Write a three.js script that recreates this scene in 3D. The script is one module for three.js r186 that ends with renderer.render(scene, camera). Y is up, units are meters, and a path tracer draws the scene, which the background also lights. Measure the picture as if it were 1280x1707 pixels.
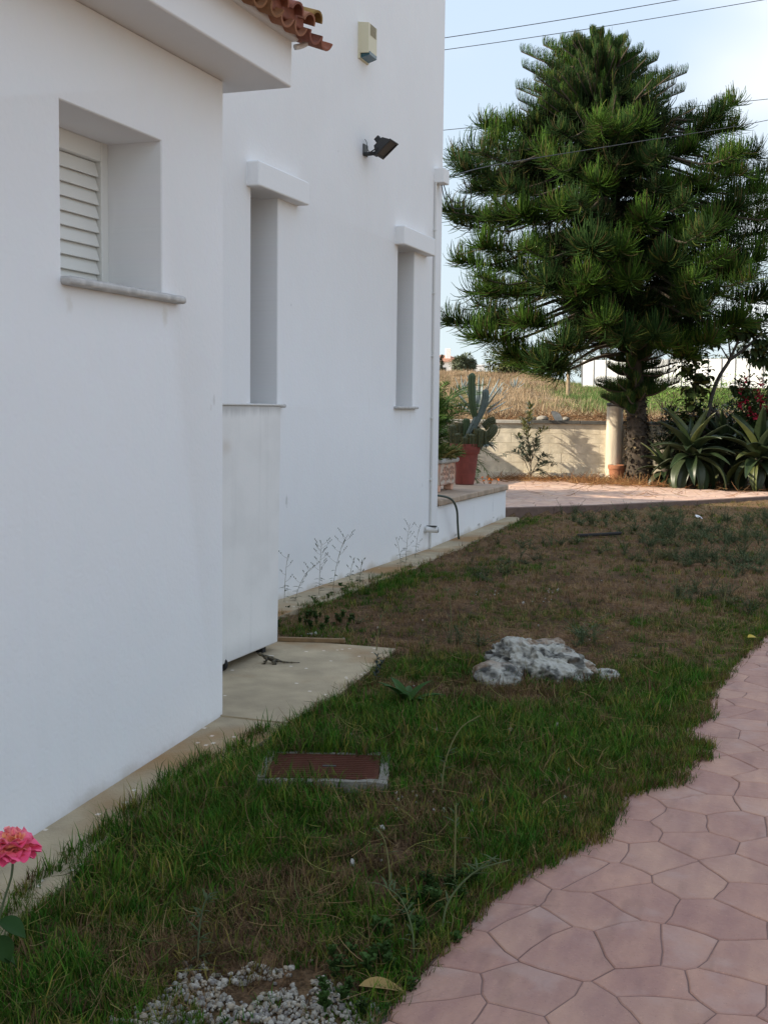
import * as THREE from 'three';
import { RoundedBoxGeometry } from 'three/addons/geometries/RoundedBoxGeometry.js';
import { mergeGeometries, mergeVertices, toCreasedNormals } from 'three/addons/utils/BufferGeometryUtils.js';
import { MarchingCubes } from 'three/addons/objects/MarchingCubes.js';

// ------------------------------------------------------------------ camera, sky, sun, exposure
const scene = new THREE.Scene();
const W = 1280, H = 1707, F = 2000;
const YAW = 20.05 * Math.PI / 180, ROLL = 0.012, PITCH = Math.atan((853.5 - 681.2) / F);
const V = (x, y, z) => new THREE.Vector3(x, y, z);
const EYE = V(0, 1.6, 0);
const camF = V(-Math.sin(YAW) * Math.cos(PITCH), -Math.sin(PITCH), -Math.cos(YAW) * Math.cos(PITCH));
const flatR = V(Math.cos(YAW), 0, -Math.sin(YAW)), flatF = V(-Math.sin(YAW), 0, -Math.cos(YAW));
const camU0 = new THREE.Vector3().crossVectors(flatR, camF);
const camR = flatR.clone().multiplyScalar(Math.cos(ROLL)).addScaledVector(camU0, Math.sin(ROLL));
const camU = new THREE.Vector3().crossVectors(camR, camF);
const camera = new THREE.PerspectiveCamera(2 * Math.atan(H / 2 / F) * 180 / Math.PI, W / H, 0.05, 2000);
camera.position.copy(EYE);
camera.quaternion.setFromRotationMatrix(new THREE.Matrix4().makeBasis(camR, camU, camF.clone().negate()));
camera.updateMatrixWorld();

const SUN_DIR = V(0.85, -0.53, -0.52).normalize();      // the way the light travels
const sun = new THREE.DirectionalLight(new THREE.Color().setRGB(1.0, 0.87, 0.68), 5.0);
sun.position.copy(SUN_DIR).multiplyScalar(-60).add(V(-3, 0, -14));
sun.target.position.set(-3, 0, -14);
sun.castShadow = true; sun.shadow.radius = 1.2;
Object.assign(sun.shadow.camera, { left: -40, right: 40, top: 40, bottom: -40, near: 1, far: 160 });
sun.shadow.mapSize.set(4096, 4096);
scene.add(sun, sun.target);

const renderer = new THREE.WebGLRenderer({ antialias: true });
renderer.setSize(767, 1024);
renderer.toneMapping = THREE.LinearToneMapping;
renderer.toneMappingExposure = 1.57;
renderer.shadowMap.enabled = true;

// ------------------------------------------------------------------ random numbers and noise
function rng(seed) { let a = seed >>> 0; return () => { a = (a + 0x6d2b79f5) | 0; let t = Math.imul(a ^ (a >>> 15), 1 | a); t = (t + Math.imul(t ^ (t >>> 7), 61 | t)) ^ t; return ((t ^ (t >>> 14)) >>> 0) / 4294967296; }; }
const clamp = (x, a = 0, b = 1) => Math.min(b, Math.max(a, x));
const smooth = (a, b, x) => { const t = clamp((x - a) / (b - a)); return t * t * (3 - 2 * t); };
const mix = (a, b, t) => a + (b - a) * t;
function hash(x, y, s = 0) { let h = Math.imul(x | 0, 374761393) + Math.imul(y | 0, 668265263) + Math.imul(s | 0, 1274126177); h = Math.imul(h ^ (h >>> 13), 1274126177); return ((h ^ (h >>> 16)) >>> 0) / 4294967296; }
function vnoise(x, y, s = 0, perX = 0, perY = perX) {
  const xi = Math.floor(x), yi = Math.floor(y), fx = x - xi, fy = y - yi, u = fx * fx * (3 - 2 * fx), v = fy * fy * (3 - 2 * fy);
  const w = (k, per) => (per ? ((k % per) + per) % per : k), x0 = w(xi, perX), x1 = w(xi + 1, perX), y0 = w(yi, perY), y1 = w(yi + 1, perY);
  return mix(mix(hash(x0, y0, s), hash(x1, y0, s), u), mix(hash(x0, y1, s), hash(x1, y1, s), u), v);
}
function fbm(x, y, oct = 4, s = 0, perX = 0, perY = perX) { let a = 0.5, t = 0, n = 0; for (let i = 0; i < oct; i++) { t += a * vnoise(x, y, s + i * 17, perX, perY); n += a; a *= 0.5; x *= 2; y *= 2; perX *= 2; perY *= 2; } return t / n; }
function noise3(x, y, z, s = 0) {
  const zi = Math.floor(z), f = z - zi, w = f * f * (3 - 2 * f);
  return mix(vnoise(x + zi * 0, y, s + zi * 101), vnoise(x, y, s + (zi + 1) * 101), w);
}
function fbm3(x, y, z, oct, s = 0) { let a = 0.5, t = 0, n = 0; for (let i = 0; i < oct; i++) { t += a * noise3(x, y, z, s + i * 13); n += a; a *= 0.5; x *= 2.03; y *= 2.03; z *= 2.03; } return t / n; }
const toS = (c) => (c <= 0.0031308 ? c * 12.92 : 1.055 * Math.pow(c, 1 / 2.4) - 0.055);
function worley3(x, y, z, s = 0) { const xi = Math.floor(x), yi = Math.floor(y), zi = Math.floor(z); let a = 9, b = 9; for (let k = -1; k <= 1; k++) for (let j = -1; j <= 1; j++) for (let i = -1; i <= 1; i++) { const q = s + (zi + k) * 131, px = xi + i + hash(xi + i, yi + j, q), py = yi + j + hash(xi + i, yi + j, q + 7), pz = zi + k + hash(xi + i, yi + j, q + 13), d = Math.hypot(px - x, py - y, pz - z); if (d < a) { b = a; a = d; } else if (d < b) b = d; } return [a, b]; }
function colorTex(w, h, fn) {                             // fn(u, v) -> linear [r, g, b]
  const d = new Uint8Array(w * h * 4);
  for (let j = 0; j < h; j++) for (let i = 0; i < w; i++) { const c = fn((i + 0.5) / w, (j + 0.5) / h), k = (j * w + i) * 4; for (let q = 0; q < 3; q++) d[k + q] = Math.round(255 * toS(clamp(c[q]))); d[k + 3] = 255; }
  const t = new THREE.DataTexture(d, w, h); t.colorSpace = THREE.SRGBColorSpace; t.wrapS = t.wrapT = THREE.RepeatWrapping; t.magFilter = t.minFilter = THREE.LinearFilter; t.needsUpdate = true; return t;
}
function grayTex(w, h, fn) {
  const d = new Uint8Array(w * h * 4);
  for (let j = 0; j < h; j++) for (let i = 0; i < w; i++) { const c = Math.round(255 * clamp(fn((i + 0.5) / w, (j + 0.5) / h))), k = (j * w + i) * 4; d[k] = d[k + 1] = d[k + 2] = c; d[k + 3] = 255; }
  const t = new THREE.DataTexture(d, w, h); t.wrapS = t.wrapT = THREE.RepeatWrapping; t.magFilter = t.minFilter = THREE.LinearFilter; t.needsUpdate = true; return t;
}
function rep(t, x, y = x) { const c = t.clone(); c.repeat.set(x, y); c.needsUpdate = true; return c; }

// the sky: pale summer haze with soft broken cloud
{
  const w = 1024, h = 512, d = new Float32Array(w * h * 4);
  for (let j = 0; j < h; j++) for (let i = 0; i < w; i++) {
    const el = ((j + 0.5) / h - 0.5) * Math.PI, az = ((i + 0.5) / w - 0.5) * 2 * Math.PI;
    const dir = [Math.cos(el) * Math.cos(az), Math.sin(el), Math.cos(el) * Math.sin(az)];
    const up = Math.max(0, dir[1]);
    const k = Math.pow(1 - up, 3.2);
    let c = [mix(0.39, 0.525, k), mix(0.50, 0.605, k), mix(0.69, 0.605, k)];
    const q = 1.0 / (up + 0.22), cx = dir[0] * q * 1.25 + 3.7, cz = dir[2] * q * 1.25 + 1.3;
    const cl = smooth(0.44, 0.78, fbm(cx, cz, 5, 5)) * smooth(-0.02, 0.12, dir[1]);
    const cloud = [0.88, 0.86, 0.83];
    c = c.map((v, n) => mix(v, cloud[n], cl * 0.85));
    const s = Math.max(0, -(dir[0] * SUN_DIR.x + dir[1] * SUN_DIR.y + dir[2] * SUN_DIR.z));   // the bright haze round the sun
    const g = 0.8 * Math.pow(s, 6) + 0.25 * Math.pow(s, 2);
    c = [c[0] + g * 1.0, c[1] + g * 0.95, c[2] + g * 0.85];
    if (dir[1] < 0) c = [0.34, 0.32, 0.28];
    const o = (j * w + i) * 4; d[o] = c[0]; d[o + 1] = c[1]; d[o + 2] = c[2]; d[o + 3] = 1;
  }
  const t = new THREE.DataTexture(d, w, h, THREE.RGBAFormat, THREE.FloatType);
  t.mapping = THREE.EquirectangularReflectionMapping; t.magFilter = t.minFilter = THREE.LinearFilter; t.wrapS = THREE.RepeatWrapping; t.needsUpdate = true;
  scene.background = t; scene.environment = t;
}

// ------------------------------------------------------------------ finding places
function ray(px, py) { return camF.clone().addScaledVector(camR, (px - W / 2) / F).addScaledVector(camU, -(py - H / 2) / F); }
function onPlane(px, py, axis, val) { const d = ray(px, py); return EYE.clone().addScaledVector(d, (val - EYE[axis]) / d[axis]); }
function atDepth(px, py, D) { return EYE.clone().addScaledVector(ray(px, py), D); }
function levelAt(z) { return z > -5.4 ? -0.066 * Math.min(z + 5.4, 2.6) : z < -13 ? 0.02 * Math.min(-13 - z, 8) : 0; }
function onGround(px, py) { let y = 0, p; for (let i = 0; i < 60; i++) { p = onPlane(px, py, 'y', y); y = 0.5 * y + 0.5 * levelAt(p.z); } return p; }
const DS = (x, z) => [x * flatF.x + z * flatF.z, x * flatR.x + z * flatR.z];
const fromDS = (D, s, y = 0) => V(flatF.x * D + flatR.x * s, y, flatF.z * D + flatR.z * s);

// ------------------------------------------------------------------ helpers for things and parts
const taken = {};
function numbered(name) { const n = taken[name] ?? 0; taken[name] = n + 1; return n ? name + '_' + String(n).padStart(3, '0') : name; }
function tag(o, label, category, group, kind) { o.userData = { label, category }; if (group) o.userData.group = group; if (kind) o.userData.kind = kind; return o; }
function thing(name, label, category, pos = [0, 0, 0], turn = 0, group) {
  const o = new THREE.Group(); o.name = numbered(name); scene.add(o); o.position.set(...(pos.isVector3 ? pos.toArray() : pos)); o.rotation.y = turn; return tag(o, label, category, group);
}
function part(name, geo, mat, parent, label) { const m = new THREE.Mesh(geo, mat); m.name = name; parent.add(m); if (label) m.userData.label = label; return m; }
function top(name, geo, mat, label, category, group) { const m = new THREE.Mesh(geo, mat); m.name = numbered(name); scene.add(m); return tag(m, label, category, group); }
function struct(name, geo, mat) { const m = new THREE.Mesh(geo, mat); m.name = numbered(name); m.userData = { kind: 'structure' }; scene.add(m); return m; }
function clean(g) { let o = g.index ? g.toNonIndexed() : g; for (const k of Object.keys(o.attributes)) if (!['position', 'normal', 'uv', 'color'].includes(k)) o.deleteAttribute(k); if (!o.attributes.uv) o.setAttribute('uv', new THREE.BufferAttribute(new Float32Array(o.attributes.position.count * 2), 2)); if (!o.attributes.normal) o.computeVertexNormals(); o.groups = []; return o; }
function join(list) { return mergeGeometries(list.map(clean)); }
function boxUV(g, off = 0) {
  g = clean(g); const p = g.attributes.position, n = g.attributes.normal, uv = g.attributes.uv;
  for (let t = 0; t < p.count; t += 3) {
    let a = [0, 0, 0]; for (let k = 0; k < 3; k++) { a[0] += Math.abs(n.getX(t + k)); a[1] += Math.abs(n.getY(t + k)); a[2] += Math.abs(n.getZ(t + k)); }
    for (let k = 0; k < 3; k++) { const x = p.getX(t + k), y = p.getY(t + k), z = p.getZ(t + k);
      if (a[1] >= a[0] && a[1] >= a[2]) uv.setXY(t + k, x + off, z + off); else if (a[0] >= a[2]) uv.setXY(t + k, z + off, y); else uv.setXY(t + k, x + off, y); }
  }
  return g;
}
function rbox(w, h, d, r = 0.01, seg = 2) { return boxUV(new RoundedBoxGeometry(w, h, d, seg, Math.min(r, w / 2.01, h / 2.01, d / 2.01))); }
function at(g, x, y, z) { g.translate(x, y, z); return g; }
function tube(points, rad, seg = 24, sides = 8, closed = false) {      // rad: number or (t) => radius
  const c = new THREE.CatmullRomCurve3(points, closed), fr = c.computeFrenetFrames(seg, closed), pos = [], idx = [], uv = [], len = c.getLength();
  const R = typeof rad === 'function' ? rad : () => rad;
  for (let i = 0; i <= seg; i++) { const t = i / seg, p = c.getPointAt(t), r = R(t, 0);
    for (let j = 0; j <= sides; j++) { const a = j / sides * Math.PI * 2, rr = R.length > 1 ? R(t, a) : r, q = p.clone().addScaledVector(fr.normals[i], Math.cos(a) * rr).addScaledVector(fr.binormals[i], Math.sin(a) * rr); pos.push(q.x, q.y, q.z); uv.push(j / sides * 0.5, t * len); } }
  const n = sides + 1;
  for (let i = 0; i < seg; i++) for (let j = 0; j < sides; j++) { const a = i * n + j; idx.push(a, a + n, a + 1, a + 1, a + n, a + n + 1); }
  for (const [i, flip] of [[0, 1], [seg, 0]]) { const p = c.getPointAt(i / seg), b = pos.length / 3; pos.push(p.x, p.y, p.z); uv.push(0.2, i / seg * len); for (let j = 0; j < sides; j++) { const a = i * n + j; flip ? idx.push(b, a, a + 1) : idx.push(b, a + 1, a); } }
  const g = new THREE.BufferGeometry(); g.setAttribute('position', new THREE.Float32BufferAttribute(pos, 3)); g.setAttribute('uv', new THREE.Float32BufferAttribute(uv, 2)); g.setIndex(idx); g.computeVertexNormals(); return g;
}
function lathe(pts, seg = 32) { const g = new THREE.LatheGeometry(pts.map(([x, y]) => new THREE.Vector2(x, y)), seg); return g; }
const lin = (r, g, b) => new THREE.Color().setRGB(r, g, b);
function mat(c, rough = 0.8, o = {}) { return new THREE.MeshStandardMaterial({ color: lin(...c), roughness: rough, ...o }); }
function instanced(name, geo, material, list, parent, kind = 'stuff') {        // list of [Matrix4, Color]
  const m = new THREE.InstancedMesh(geo, material, list.length); m.name = parent === scene ? numbered(name) : name;
  list.forEach(([a, c], i) => { m.setMatrixAt(i, a); m.setColorAt(i, c); });
  m.instanceMatrix.needsUpdate = true; m.userData.kind = kind; parent.add(m); return m;
}
const Q = (dir, from = V(0, 1, 0)) => new THREE.Quaternion().setFromUnitVectors(from, dir.clone().normalize());
function placed(p, q, s) { return new THREE.Matrix4().compose(p, q, typeof s === 'number' ? V(s, s, s) : s); }

// ------------------------------------------------------------------ textures and materials
const fine = grayTex(512, 512, (u, v) => 0.55 * fbm(u * 64, v * 64, 3, 1, 64) + 0.45 * fbm(u * 16, v * 16, 3, 9, 16));
const mottled = grayTex(512, 512, (u, v) => 0.62 + 0.5 * (fbm(u * 8, v * 8, 6, 3, 8) - 0.25));
const stuccoBump = rep(fine, 1.1), concreteBump = rep(fine, 2), stoneBump = rep(grayTex(512, 512, (u, v) => 0.5 * fbm(u * 10, v * 22, 5, 21, 10, 22) + 0.5 * fbm(u * 40, v * 40, 3, 33, 40)), 1.1);
// a rendered wall: z0..z1 by y0..y1, with its own stains
function wallTex(w, h, a0, a1, y0, y1, seed, marks) {
  return colorTex(w, h, (u, v) => {
    const a = mix(a0, a1, u), y = mix(y0, y1, v);
    let k = 0.80 + 0.035 * (fbm(a * 0.7, y * 0.7, 4, seed) - 0.5) + 0.022 * (fbm(a * 6, y * 5.0, 4, seed + 5) - 0.5);
    let c = [k, k * 0.993, k * 0.985];
    const ground = levelAt(-a), n = fbm(a * 6, y * 6, 4, seed + 9);
    const dirt = clamp((0.0 + 0.13 * n - (y - ground)) / 0.07) * 0.7;
    c = [mix(c[0], 0.50, dirt), mix(c[1], 0.45, dirt), mix(c[2], 0.37, dirt)];
    const run = smooth(0.70, 0.85, fbm(a * 14, y * 0.8, 3, seed + 3)) * 0.008; c = c.map((x) => x - run);
    for (const [ma, my, wa, hy, col, s] of marks) { const q = Math.hypot((a - ma) / wa, (y - my) / hy) + 0.8 * (fbm(a * 60, y * 60, 2, 7) - 0.5); const t = clamp(1.4 - 1.4 * q) * s; c = c.map((x, i) => mix(x, col[i], t)); }
    return c;
  });
}
const M = {};
M.white = mat([0.79, 0.785, 0.775], 0.85, { bumpMap: stuccoBump, bumpScale: 0.0018 });
M.trimWhite = mat([0.80, 0.795, 0.785], 0.8, { bumpMap: stuccoBump, bumpScale: 0.0015 });
M.slat = mat([0.74, 0.735, 0.69], 0.45);
M.marble = mat([0.62, 0.60, 0.57], 0.55, { map: rep(mottled, 3), bumpMap: concreteBump, bumpScale: 0.001 });
M.glass = mat([0.03, 0.035, 0.04], 0.08);
M.cream = mat([0.62, 0.57, 0.40], 0.5);
M.teal = mat([0.012, 0.075, 0.10], 0.25);
M.black = mat([0.018, 0.018, 0.018], 0.5);
M.rubber = mat([0.02, 0.02, 0.02], 0.85);
M.lampGlass = mat([0.035, 0.034, 0.032], 0.45);
M.cable = mat([0.02, 0.02, 0.022], 0.6);
M.pvc = mat([0.66, 0.65, 0.62], 0.5);
M.concrete = mat([1, 1, 1], 0.9, { map: colorTex(1024, 1024, (u, v) => {
  const n = fbm(u * 7, v * 7, 5, 40, 7), m = fbm(u * 24, v * 24, 4, 44, 24), st = smooth(0.46, 0.68, fbm(u * 4, v * 4, 5, 47, 4)), sp = hash(Math.floor(u * 160), Math.floor(v * 160), 3) > 0.9935 ? 0.3 : 0;
  let k = 0.36 + 0.22 * (n - 0.5) + 0.16 * (m - 0.5);
  let c = [k * 1.10, k * 0.88, k * 0.56]; c = [mix(c[0], 0.31, st * 0.95), mix(c[1], 0.175, st * 0.95), mix(c[2], 0.065, st * 0.95)];
  return c.map((x) => x + sp);
}), bumpMap: concreteBump, bumpScale: 0.003 });
M.concrete.map.repeat.set(0.34, 0.34);
M.greyConcrete = mat([0.36, 0.34, 0.30], 0.9, { map: rep(mottled, 2.2), bumpMap: concreteBump, bumpScale: 0.004 });
const pinkMap = colorTex(1024, 1024, (u, v) => {
  const n = fbm(u * 6, v * 6, 5, 60, 6), m = fbm(u * 26, v * 7, 4, 64, 26, 7), d = smooth(0.55, 0.8, fbm(u * 9, v * 9, 5, 66, 9));
  let c = [0.385 + 0.17 * (n - 0.5) + 0.13 * (m - 0.5), 0.225 + 0.12 * (n - 0.5) + 0.09 * (m - 0.5), 0.166 + 0.07 * (n - 0.5) + 0.045 * (m - 0.5)];
  const sp = hash(Math.floor(u * 420), Math.floor(v * 420), 5), w = smooth(0.60, 0.72, fbm(u * 12, v * 5, 5, 68, 12, 5)) * 0.12; c = c.map((x) => x * (1 - w) * (sp > 0.992 ? 1.25 : sp < 0.01 ? 0.75 : 1));
  return [mix(c[0], 0.42, d * 0.45), mix(c[1], 0.30, d * 0.45), mix(c[2], 0.25, d * 0.45)];
});
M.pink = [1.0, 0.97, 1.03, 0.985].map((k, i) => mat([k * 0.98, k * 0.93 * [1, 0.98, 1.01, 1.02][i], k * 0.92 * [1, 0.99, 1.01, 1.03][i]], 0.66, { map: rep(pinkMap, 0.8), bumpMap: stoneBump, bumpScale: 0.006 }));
M.palePink = [1.0, 0.94, 1.06].map((k) => mat([1.34 * k, 1.56 * k, 1.60 * k], 0.7, { map: rep(pinkMap, 0.8), bumpMap: stoneBump, bumpScale: 0.006 }));  // the pink stone tint, brightened evenly for the raised path
M.joint = mat([0.25, 0.155, 0.13], 0.9, { map: rep(mottled, 2) });
M.terracotta = [[0.36, 0.125, 0.065], [0.30, 0.10, 0.06], [0.40, 0.17, 0.09], [0.34, 0.15, 0.06]].map((c) => mat(c, 0.85, { map: rep(mottled, 4), bumpMap: rep(fine, 3), bumpScale: 0.003 }));
M.lichen = mat([0.34, 0.20, 0.05], 0.9, { map: rep(mottled, 5) });
M.bark = mat([0.075, 0.058, 0.042], 0.95, { map: rep(mottled, 2, 1), bumpMap: rep(grayTex(256, 256, (u, v) => fbm(u * 12, v * 5, 5, 80, 12, 5)), 2, 1.5), bumpScale: 0.03 });
M.twig = mat([0.06, 0.046, 0.032], 0.9);
const matte = (c, rough = 0.9, spec = 0.18, o = {}) => new THREE.MeshPhysicalMaterial({ color: lin(...c), roughness: rough, specularIntensity: spec, ...o });
M.leaf = (c, o = {}) => matte(c, 0.6, 0.4, { side: THREE.DoubleSide, ...o });
M.plain = matte([1, 1, 1], 0.8, 0.2, { side: THREE.DoubleSide });

// ------------------------------------------------------------------ the ground
const COPE_D = 24.60, WALL_D = 24.92, FIELD0 = 1.22;
function fieldHeight(D, s) {
  const a = s / Math.max(D, 1), k = mix(0.0465, 0.034, smooth(0.11, 0.165, a));
  const d = Math.min(D, 95) - WALL_D;
  return FIELD0 + d * k + 0.10 * (fbm(D * 0.25, s * 0.25, 3, 90) - 0.5) * smooth(0.5, 4, d) - Math.max(0, D - 110) * 0.004;
}
// where the lawn stays green: [x, z, radius across, radius along, strength]
const GREEN = [
  [-2.25, -4.1, 0.55, 1.0, 1.0], [-2.0, -5.2, 0.75, 0.5, 0.8], [-1.9, -5.75, 0.95, 0.55, 1.0], [-1.0, -5.6, 0.75, 0.7, 1.1], [-0.7, -6.3, 0.6, 0.9, 0.9], [-0.75, -7.3, 0.42, 0.8, 0.75], [-0.2, -8.9, 0.45, 1.3, 0.75], [0.25, -10.2, 0.5, 1.4, 0.6],
  [-2.2, -6.9, 0.42, 0.7, 0.75], [-3.8, -10.3, 0.45, 1.1, 0.75], [-3.95, -16.0, 0.42, 1.0, 0.85], [-1.05, -4.4, 0.45, 0.6, 0.75], [-2.3, -3.1, 0.7, 0.5, 0.5], [-1.6, -3.5, 0.5, 0.4, 0.4], [-3.0, -11.6, 0.6, 0.7, 0.35], [-1.1, -3.4, 0.3, 0.5, 0.5],
  [-3.4, -7.75, 0.4, 0.2, 0.35], [-3.75, -8.6, 0.22, 0.7, 0.4],
];
const BROWN = [[-1.63, -4.6, 0.28, 0.22], [-1.32, -4.15, 0.22, 0.25], [-1.75, -3.75, 0.3, 0.22], [-2.15, -3.25, 0.25, 0.2], [-2.0, -6.45, 0.35, 0.22], [-1.7, -6.45, 0.5, 0.14], [-2.3, -7.2, 0.3, 0.25], [-1.55, -3.35, 0.3, 0.2]];
function greenAt(x, z) {
  let g = 0; for (const [cx, cz, rx, rz, s] of GREEN) { const d = ((x - cx) / rx) ** 2 + ((z - cz) / rz) ** 2; if (d < 4) g = Math.max(g, s * Math.exp(-d * 1.1)); }
  for (const [cx, cz, rx, rz] of BROWN) { const d = ((x - cx) / rx) ** 2 + ((z - cz) / rz) ** 2; if (d < 4) g -= 0.42 * Math.exp(-d); }
  return clamp(g + 0.85 * (fbm(x * 2.2, z * 2.2, 4, 120) - 0.48) + (z > -5.4 ? 0.17 : 0.03));
}
// plan outlines in metres, x and z
const APRON_EDGE = [[-2.42, 1], [-2.42, -2.0], [-2.44, -3.1], [-2.5, -3.67], [-2.54, -4.1], [-2.55, -4.7], [-2.48, -5.05], [-2.47, -5.4], [-2.46, -6.0], [-2.52, -6.75], [-2.60, -7.38]];
const PATH_EDGE = [[-1.26, 2], [-1.2, -1.0], [-1.19, -2.4], [-1.145, -3.1], [-1.065, -3.67], [-1.0, -4.0], [-0.91, -4.4], [-0.80, -5.1], [-0.72, -5.8], [-0.62, -6.6], [-0.55, -7.3], [-0.45, -8.1], [-0.33, -9.0], [-0.12, -10.2], [0.2, -11.6], [0.75, -13.4], [1.5, -15.2], [2.5, -17.2]];
const KERB = [[-4.25, -16.62], [-3.08, -17.84], [-1.86, -19.52], [-0.84, -21.1], [2.2, -25.6]];
const along = (line, z) => { for (let i = 1; i < line.length; i++) if (z >= line[i][1]) { const [a, b] = [line[i - 1], line[i]]; return mix(a[0], b[0], (z - a[1]) / (b[1] - a[1])); } return line[line.length - 1][0]; };
function inPoly(x, z, p) { let c = false; for (let i = 0, j = p.length - 1; i < p.length; j = i++) if ((p[i][1] > z) !== (p[j][1] > z) && x < (p[j][0] - p[i][0]) * (z - p[i][1]) / (p[j][1] - p[i][1]) + p[i][0]) c = !c; return c; }
const slabPoly = [[-4.2, -5.4], [-2.47, -5.4], [-2.46, -6.0], [-2.52, -6.75], [-2.60, -7.38], [-4.2, -7.36]];
const behindKerb = (x, z) => { for (let i = 1; i < KERB.length; i++) { const [a, b] = [KERB[i - 1], KERB[i]]; if (x <= b[0] || i === KERB.length - 1) return z < mix(a[1], b[1], (x - a[0]) / (b[0] - a[0])); } return false; };
function lawnBump(x, z) { return 0.035 * (fbm(x * 1.6, z * 1.6, 4, 130) - 0.5) + 0.018 * (fbm(x * 7, z * 7, 3, 133) - 0.5); }
function onPath(x, z) { return x > along(PATH_EDGE, z); }
function onApron(x, z) { return (z > -5.42 && x < along(APRON_EDGE, z)) || inPoly(x, z, slabPoly) || (z <= -7.3 && z > -17 && x < -3.86 - 0.02 * Math.max(0, -z - 11)); }
function groundY(x, z) {
  const [D, s] = DS(x, z);
  if (D > WALL_D + 0.02) return fieldHeight(D, s);
  if (behindKerb(x, z)) return 0.165;
  let y = levelAt(z);
  if (onPath(x, z) || onApron(x, z)) return y - 0.05;
  return y + lawnBump(x, z);
}
{
  const Ds = [], Ss = [];
  for (let d = -40; d < -4; d += 6) Ds.push(d); for (let d = -4; d < 2; d += 0.5) Ds.push(d); for (let d = 2; d < 9; d += 0.06) Ds.push(d); for (let d = 9; d < 24.5; d += 0.12) Ds.push(d);
  Ds.push(24.72, 24.86, 24.94); for (let d = 25.2; d < 42; d += 0.4) Ds.push(d); for (let d = 42; d < 120; d += 1.6) Ds.push(d); for (let d = 120; d <= 900; d += 60) Ds.push(d);
  for (let s = -600; s < -40; s += 70) Ss.push(s); for (let s = -40; s < -4; s += 1.5) Ss.push(s); for (let s = -4; s < 8; s += 0.075) Ss.push(s); for (let s = 8; s < 40; s += 0.6) Ss.push(s); for (let s = 40; s <= 640; s += 60) Ss.push(s);
  const pos = [], col = [], uv = [], idx = [], n = Ss.length;
  for (const D of Ds) for (const s of Ss) {
    const p = fromDS(D, s), y = groundY(p.x, p.z); pos.push(p.x, y, p.z); uv.push(p.x * 0.9, p.z * 0.9);
    let c;
    if (D > WALL_D) {
      const a = s / D, m = fbm(D * 0.18, s * 0.3, 4, 95), gr = smooth(0.12, 0.17, a + 0.06 * (m - 0.5)) * smooth(27, 34, D) * 0.75;
      const rb = smooth(0.42, 0.62, fbm(D * 0.09 + 3, s * 0.22, 4, 96)); c = [mix(0.36, 0.24, m), mix(0.265, 0.165, m), mix(0.165, 0.10, m)]; c = [mix(c[0], 0.23, rb), mix(c[1], 0.145, rb), mix(c[2], 0.085, rb)]; c = [mix(c[0], 0.13, gr), mix(c[1], 0.19, gr), mix(c[2], 0.05, gr)];
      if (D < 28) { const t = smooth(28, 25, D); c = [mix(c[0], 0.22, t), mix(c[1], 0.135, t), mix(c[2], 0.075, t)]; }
      const pd = Math.hypot((D - 45) / 1.2, (s - 5.9) / 1.3); if (pd < 1) c = [0.5, 0.44, 0.36];
    } else if (behindKerb(p.x, p.z)) c = [0.17, 0.105, 0.06];
    else {
      const g = greenAt(p.x, p.z), m = smooth(0.25, 0.75, fbm(p.x * 3, p.z * 3, 4, 140)), dry = smooth(-14, -18, p.z) * 0.65;
      c = [mix(0.17, 0.085, m), mix(0.102, 0.052, m), mix(0.056, 0.030, m)]; c = [mix(c[0], 0.05, g * 0.8), mix(c[1], 0.052, g * 0.8), mix(c[2], 0.016, g * 0.8)];
      c = [mix(c[0], 0.20, dry * m * 1.3), mix(c[1], 0.14, dry * m * 1.3), mix(c[2], 0.075, dry * m * 1.3)];
    }
    if (s > 0.345 * D + 1.5 && s > 2.5) { const t = smooth(0, 2, s - 0.345 * D - 1.5), m = fbm(p.x * 0.8, p.z * 0.8, 4, 97); c = [mix(c[0], mix(0.42, 0.30, m), t), mix(c[1], mix(0.33, 0.23, m), t), mix(c[2], mix(0.22, 0.15, m), t)]; }  // unseen ground right of the view, paled to bounce warm light
    col.push(...c);
  }
  for (let i = 0; i < Ds.length - 1; i++) for (let j = 0; j < n - 1; j++) { const a = i * n + j; idx.push(a, a + 1, a + n, a + 1, a + n + 1, a + n); }
  const g = new THREE.BufferGeometry(); g.setAttribute('position', new THREE.Float32BufferAttribute(pos, 3)); g.setAttribute('color', new THREE.Float32BufferAttribute(col, 3)); g.setAttribute('uv', new THREE.Float32BufferAttribute(uv, 2)); g.setIndex(idx); g.computeVertexNormals();
  const soil = grayTex(1024, 1024, (u, v) => { const a = fbm(u * 40, v * 40, 4, 70, 40), b = fbm(u * 90, v * 90, 2, 73, 90); return 0.45 + 0.75 * (a - 0.5) + 0.7 * (b - 0.5) + 0.25; });
  struct('ground', g, matte([1.35, 1.35, 1.35], 0.95, 0.12, { vertexColors: true, map: soil, bumpMap: soil, bumpScale: 0.02 }));
}
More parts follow.
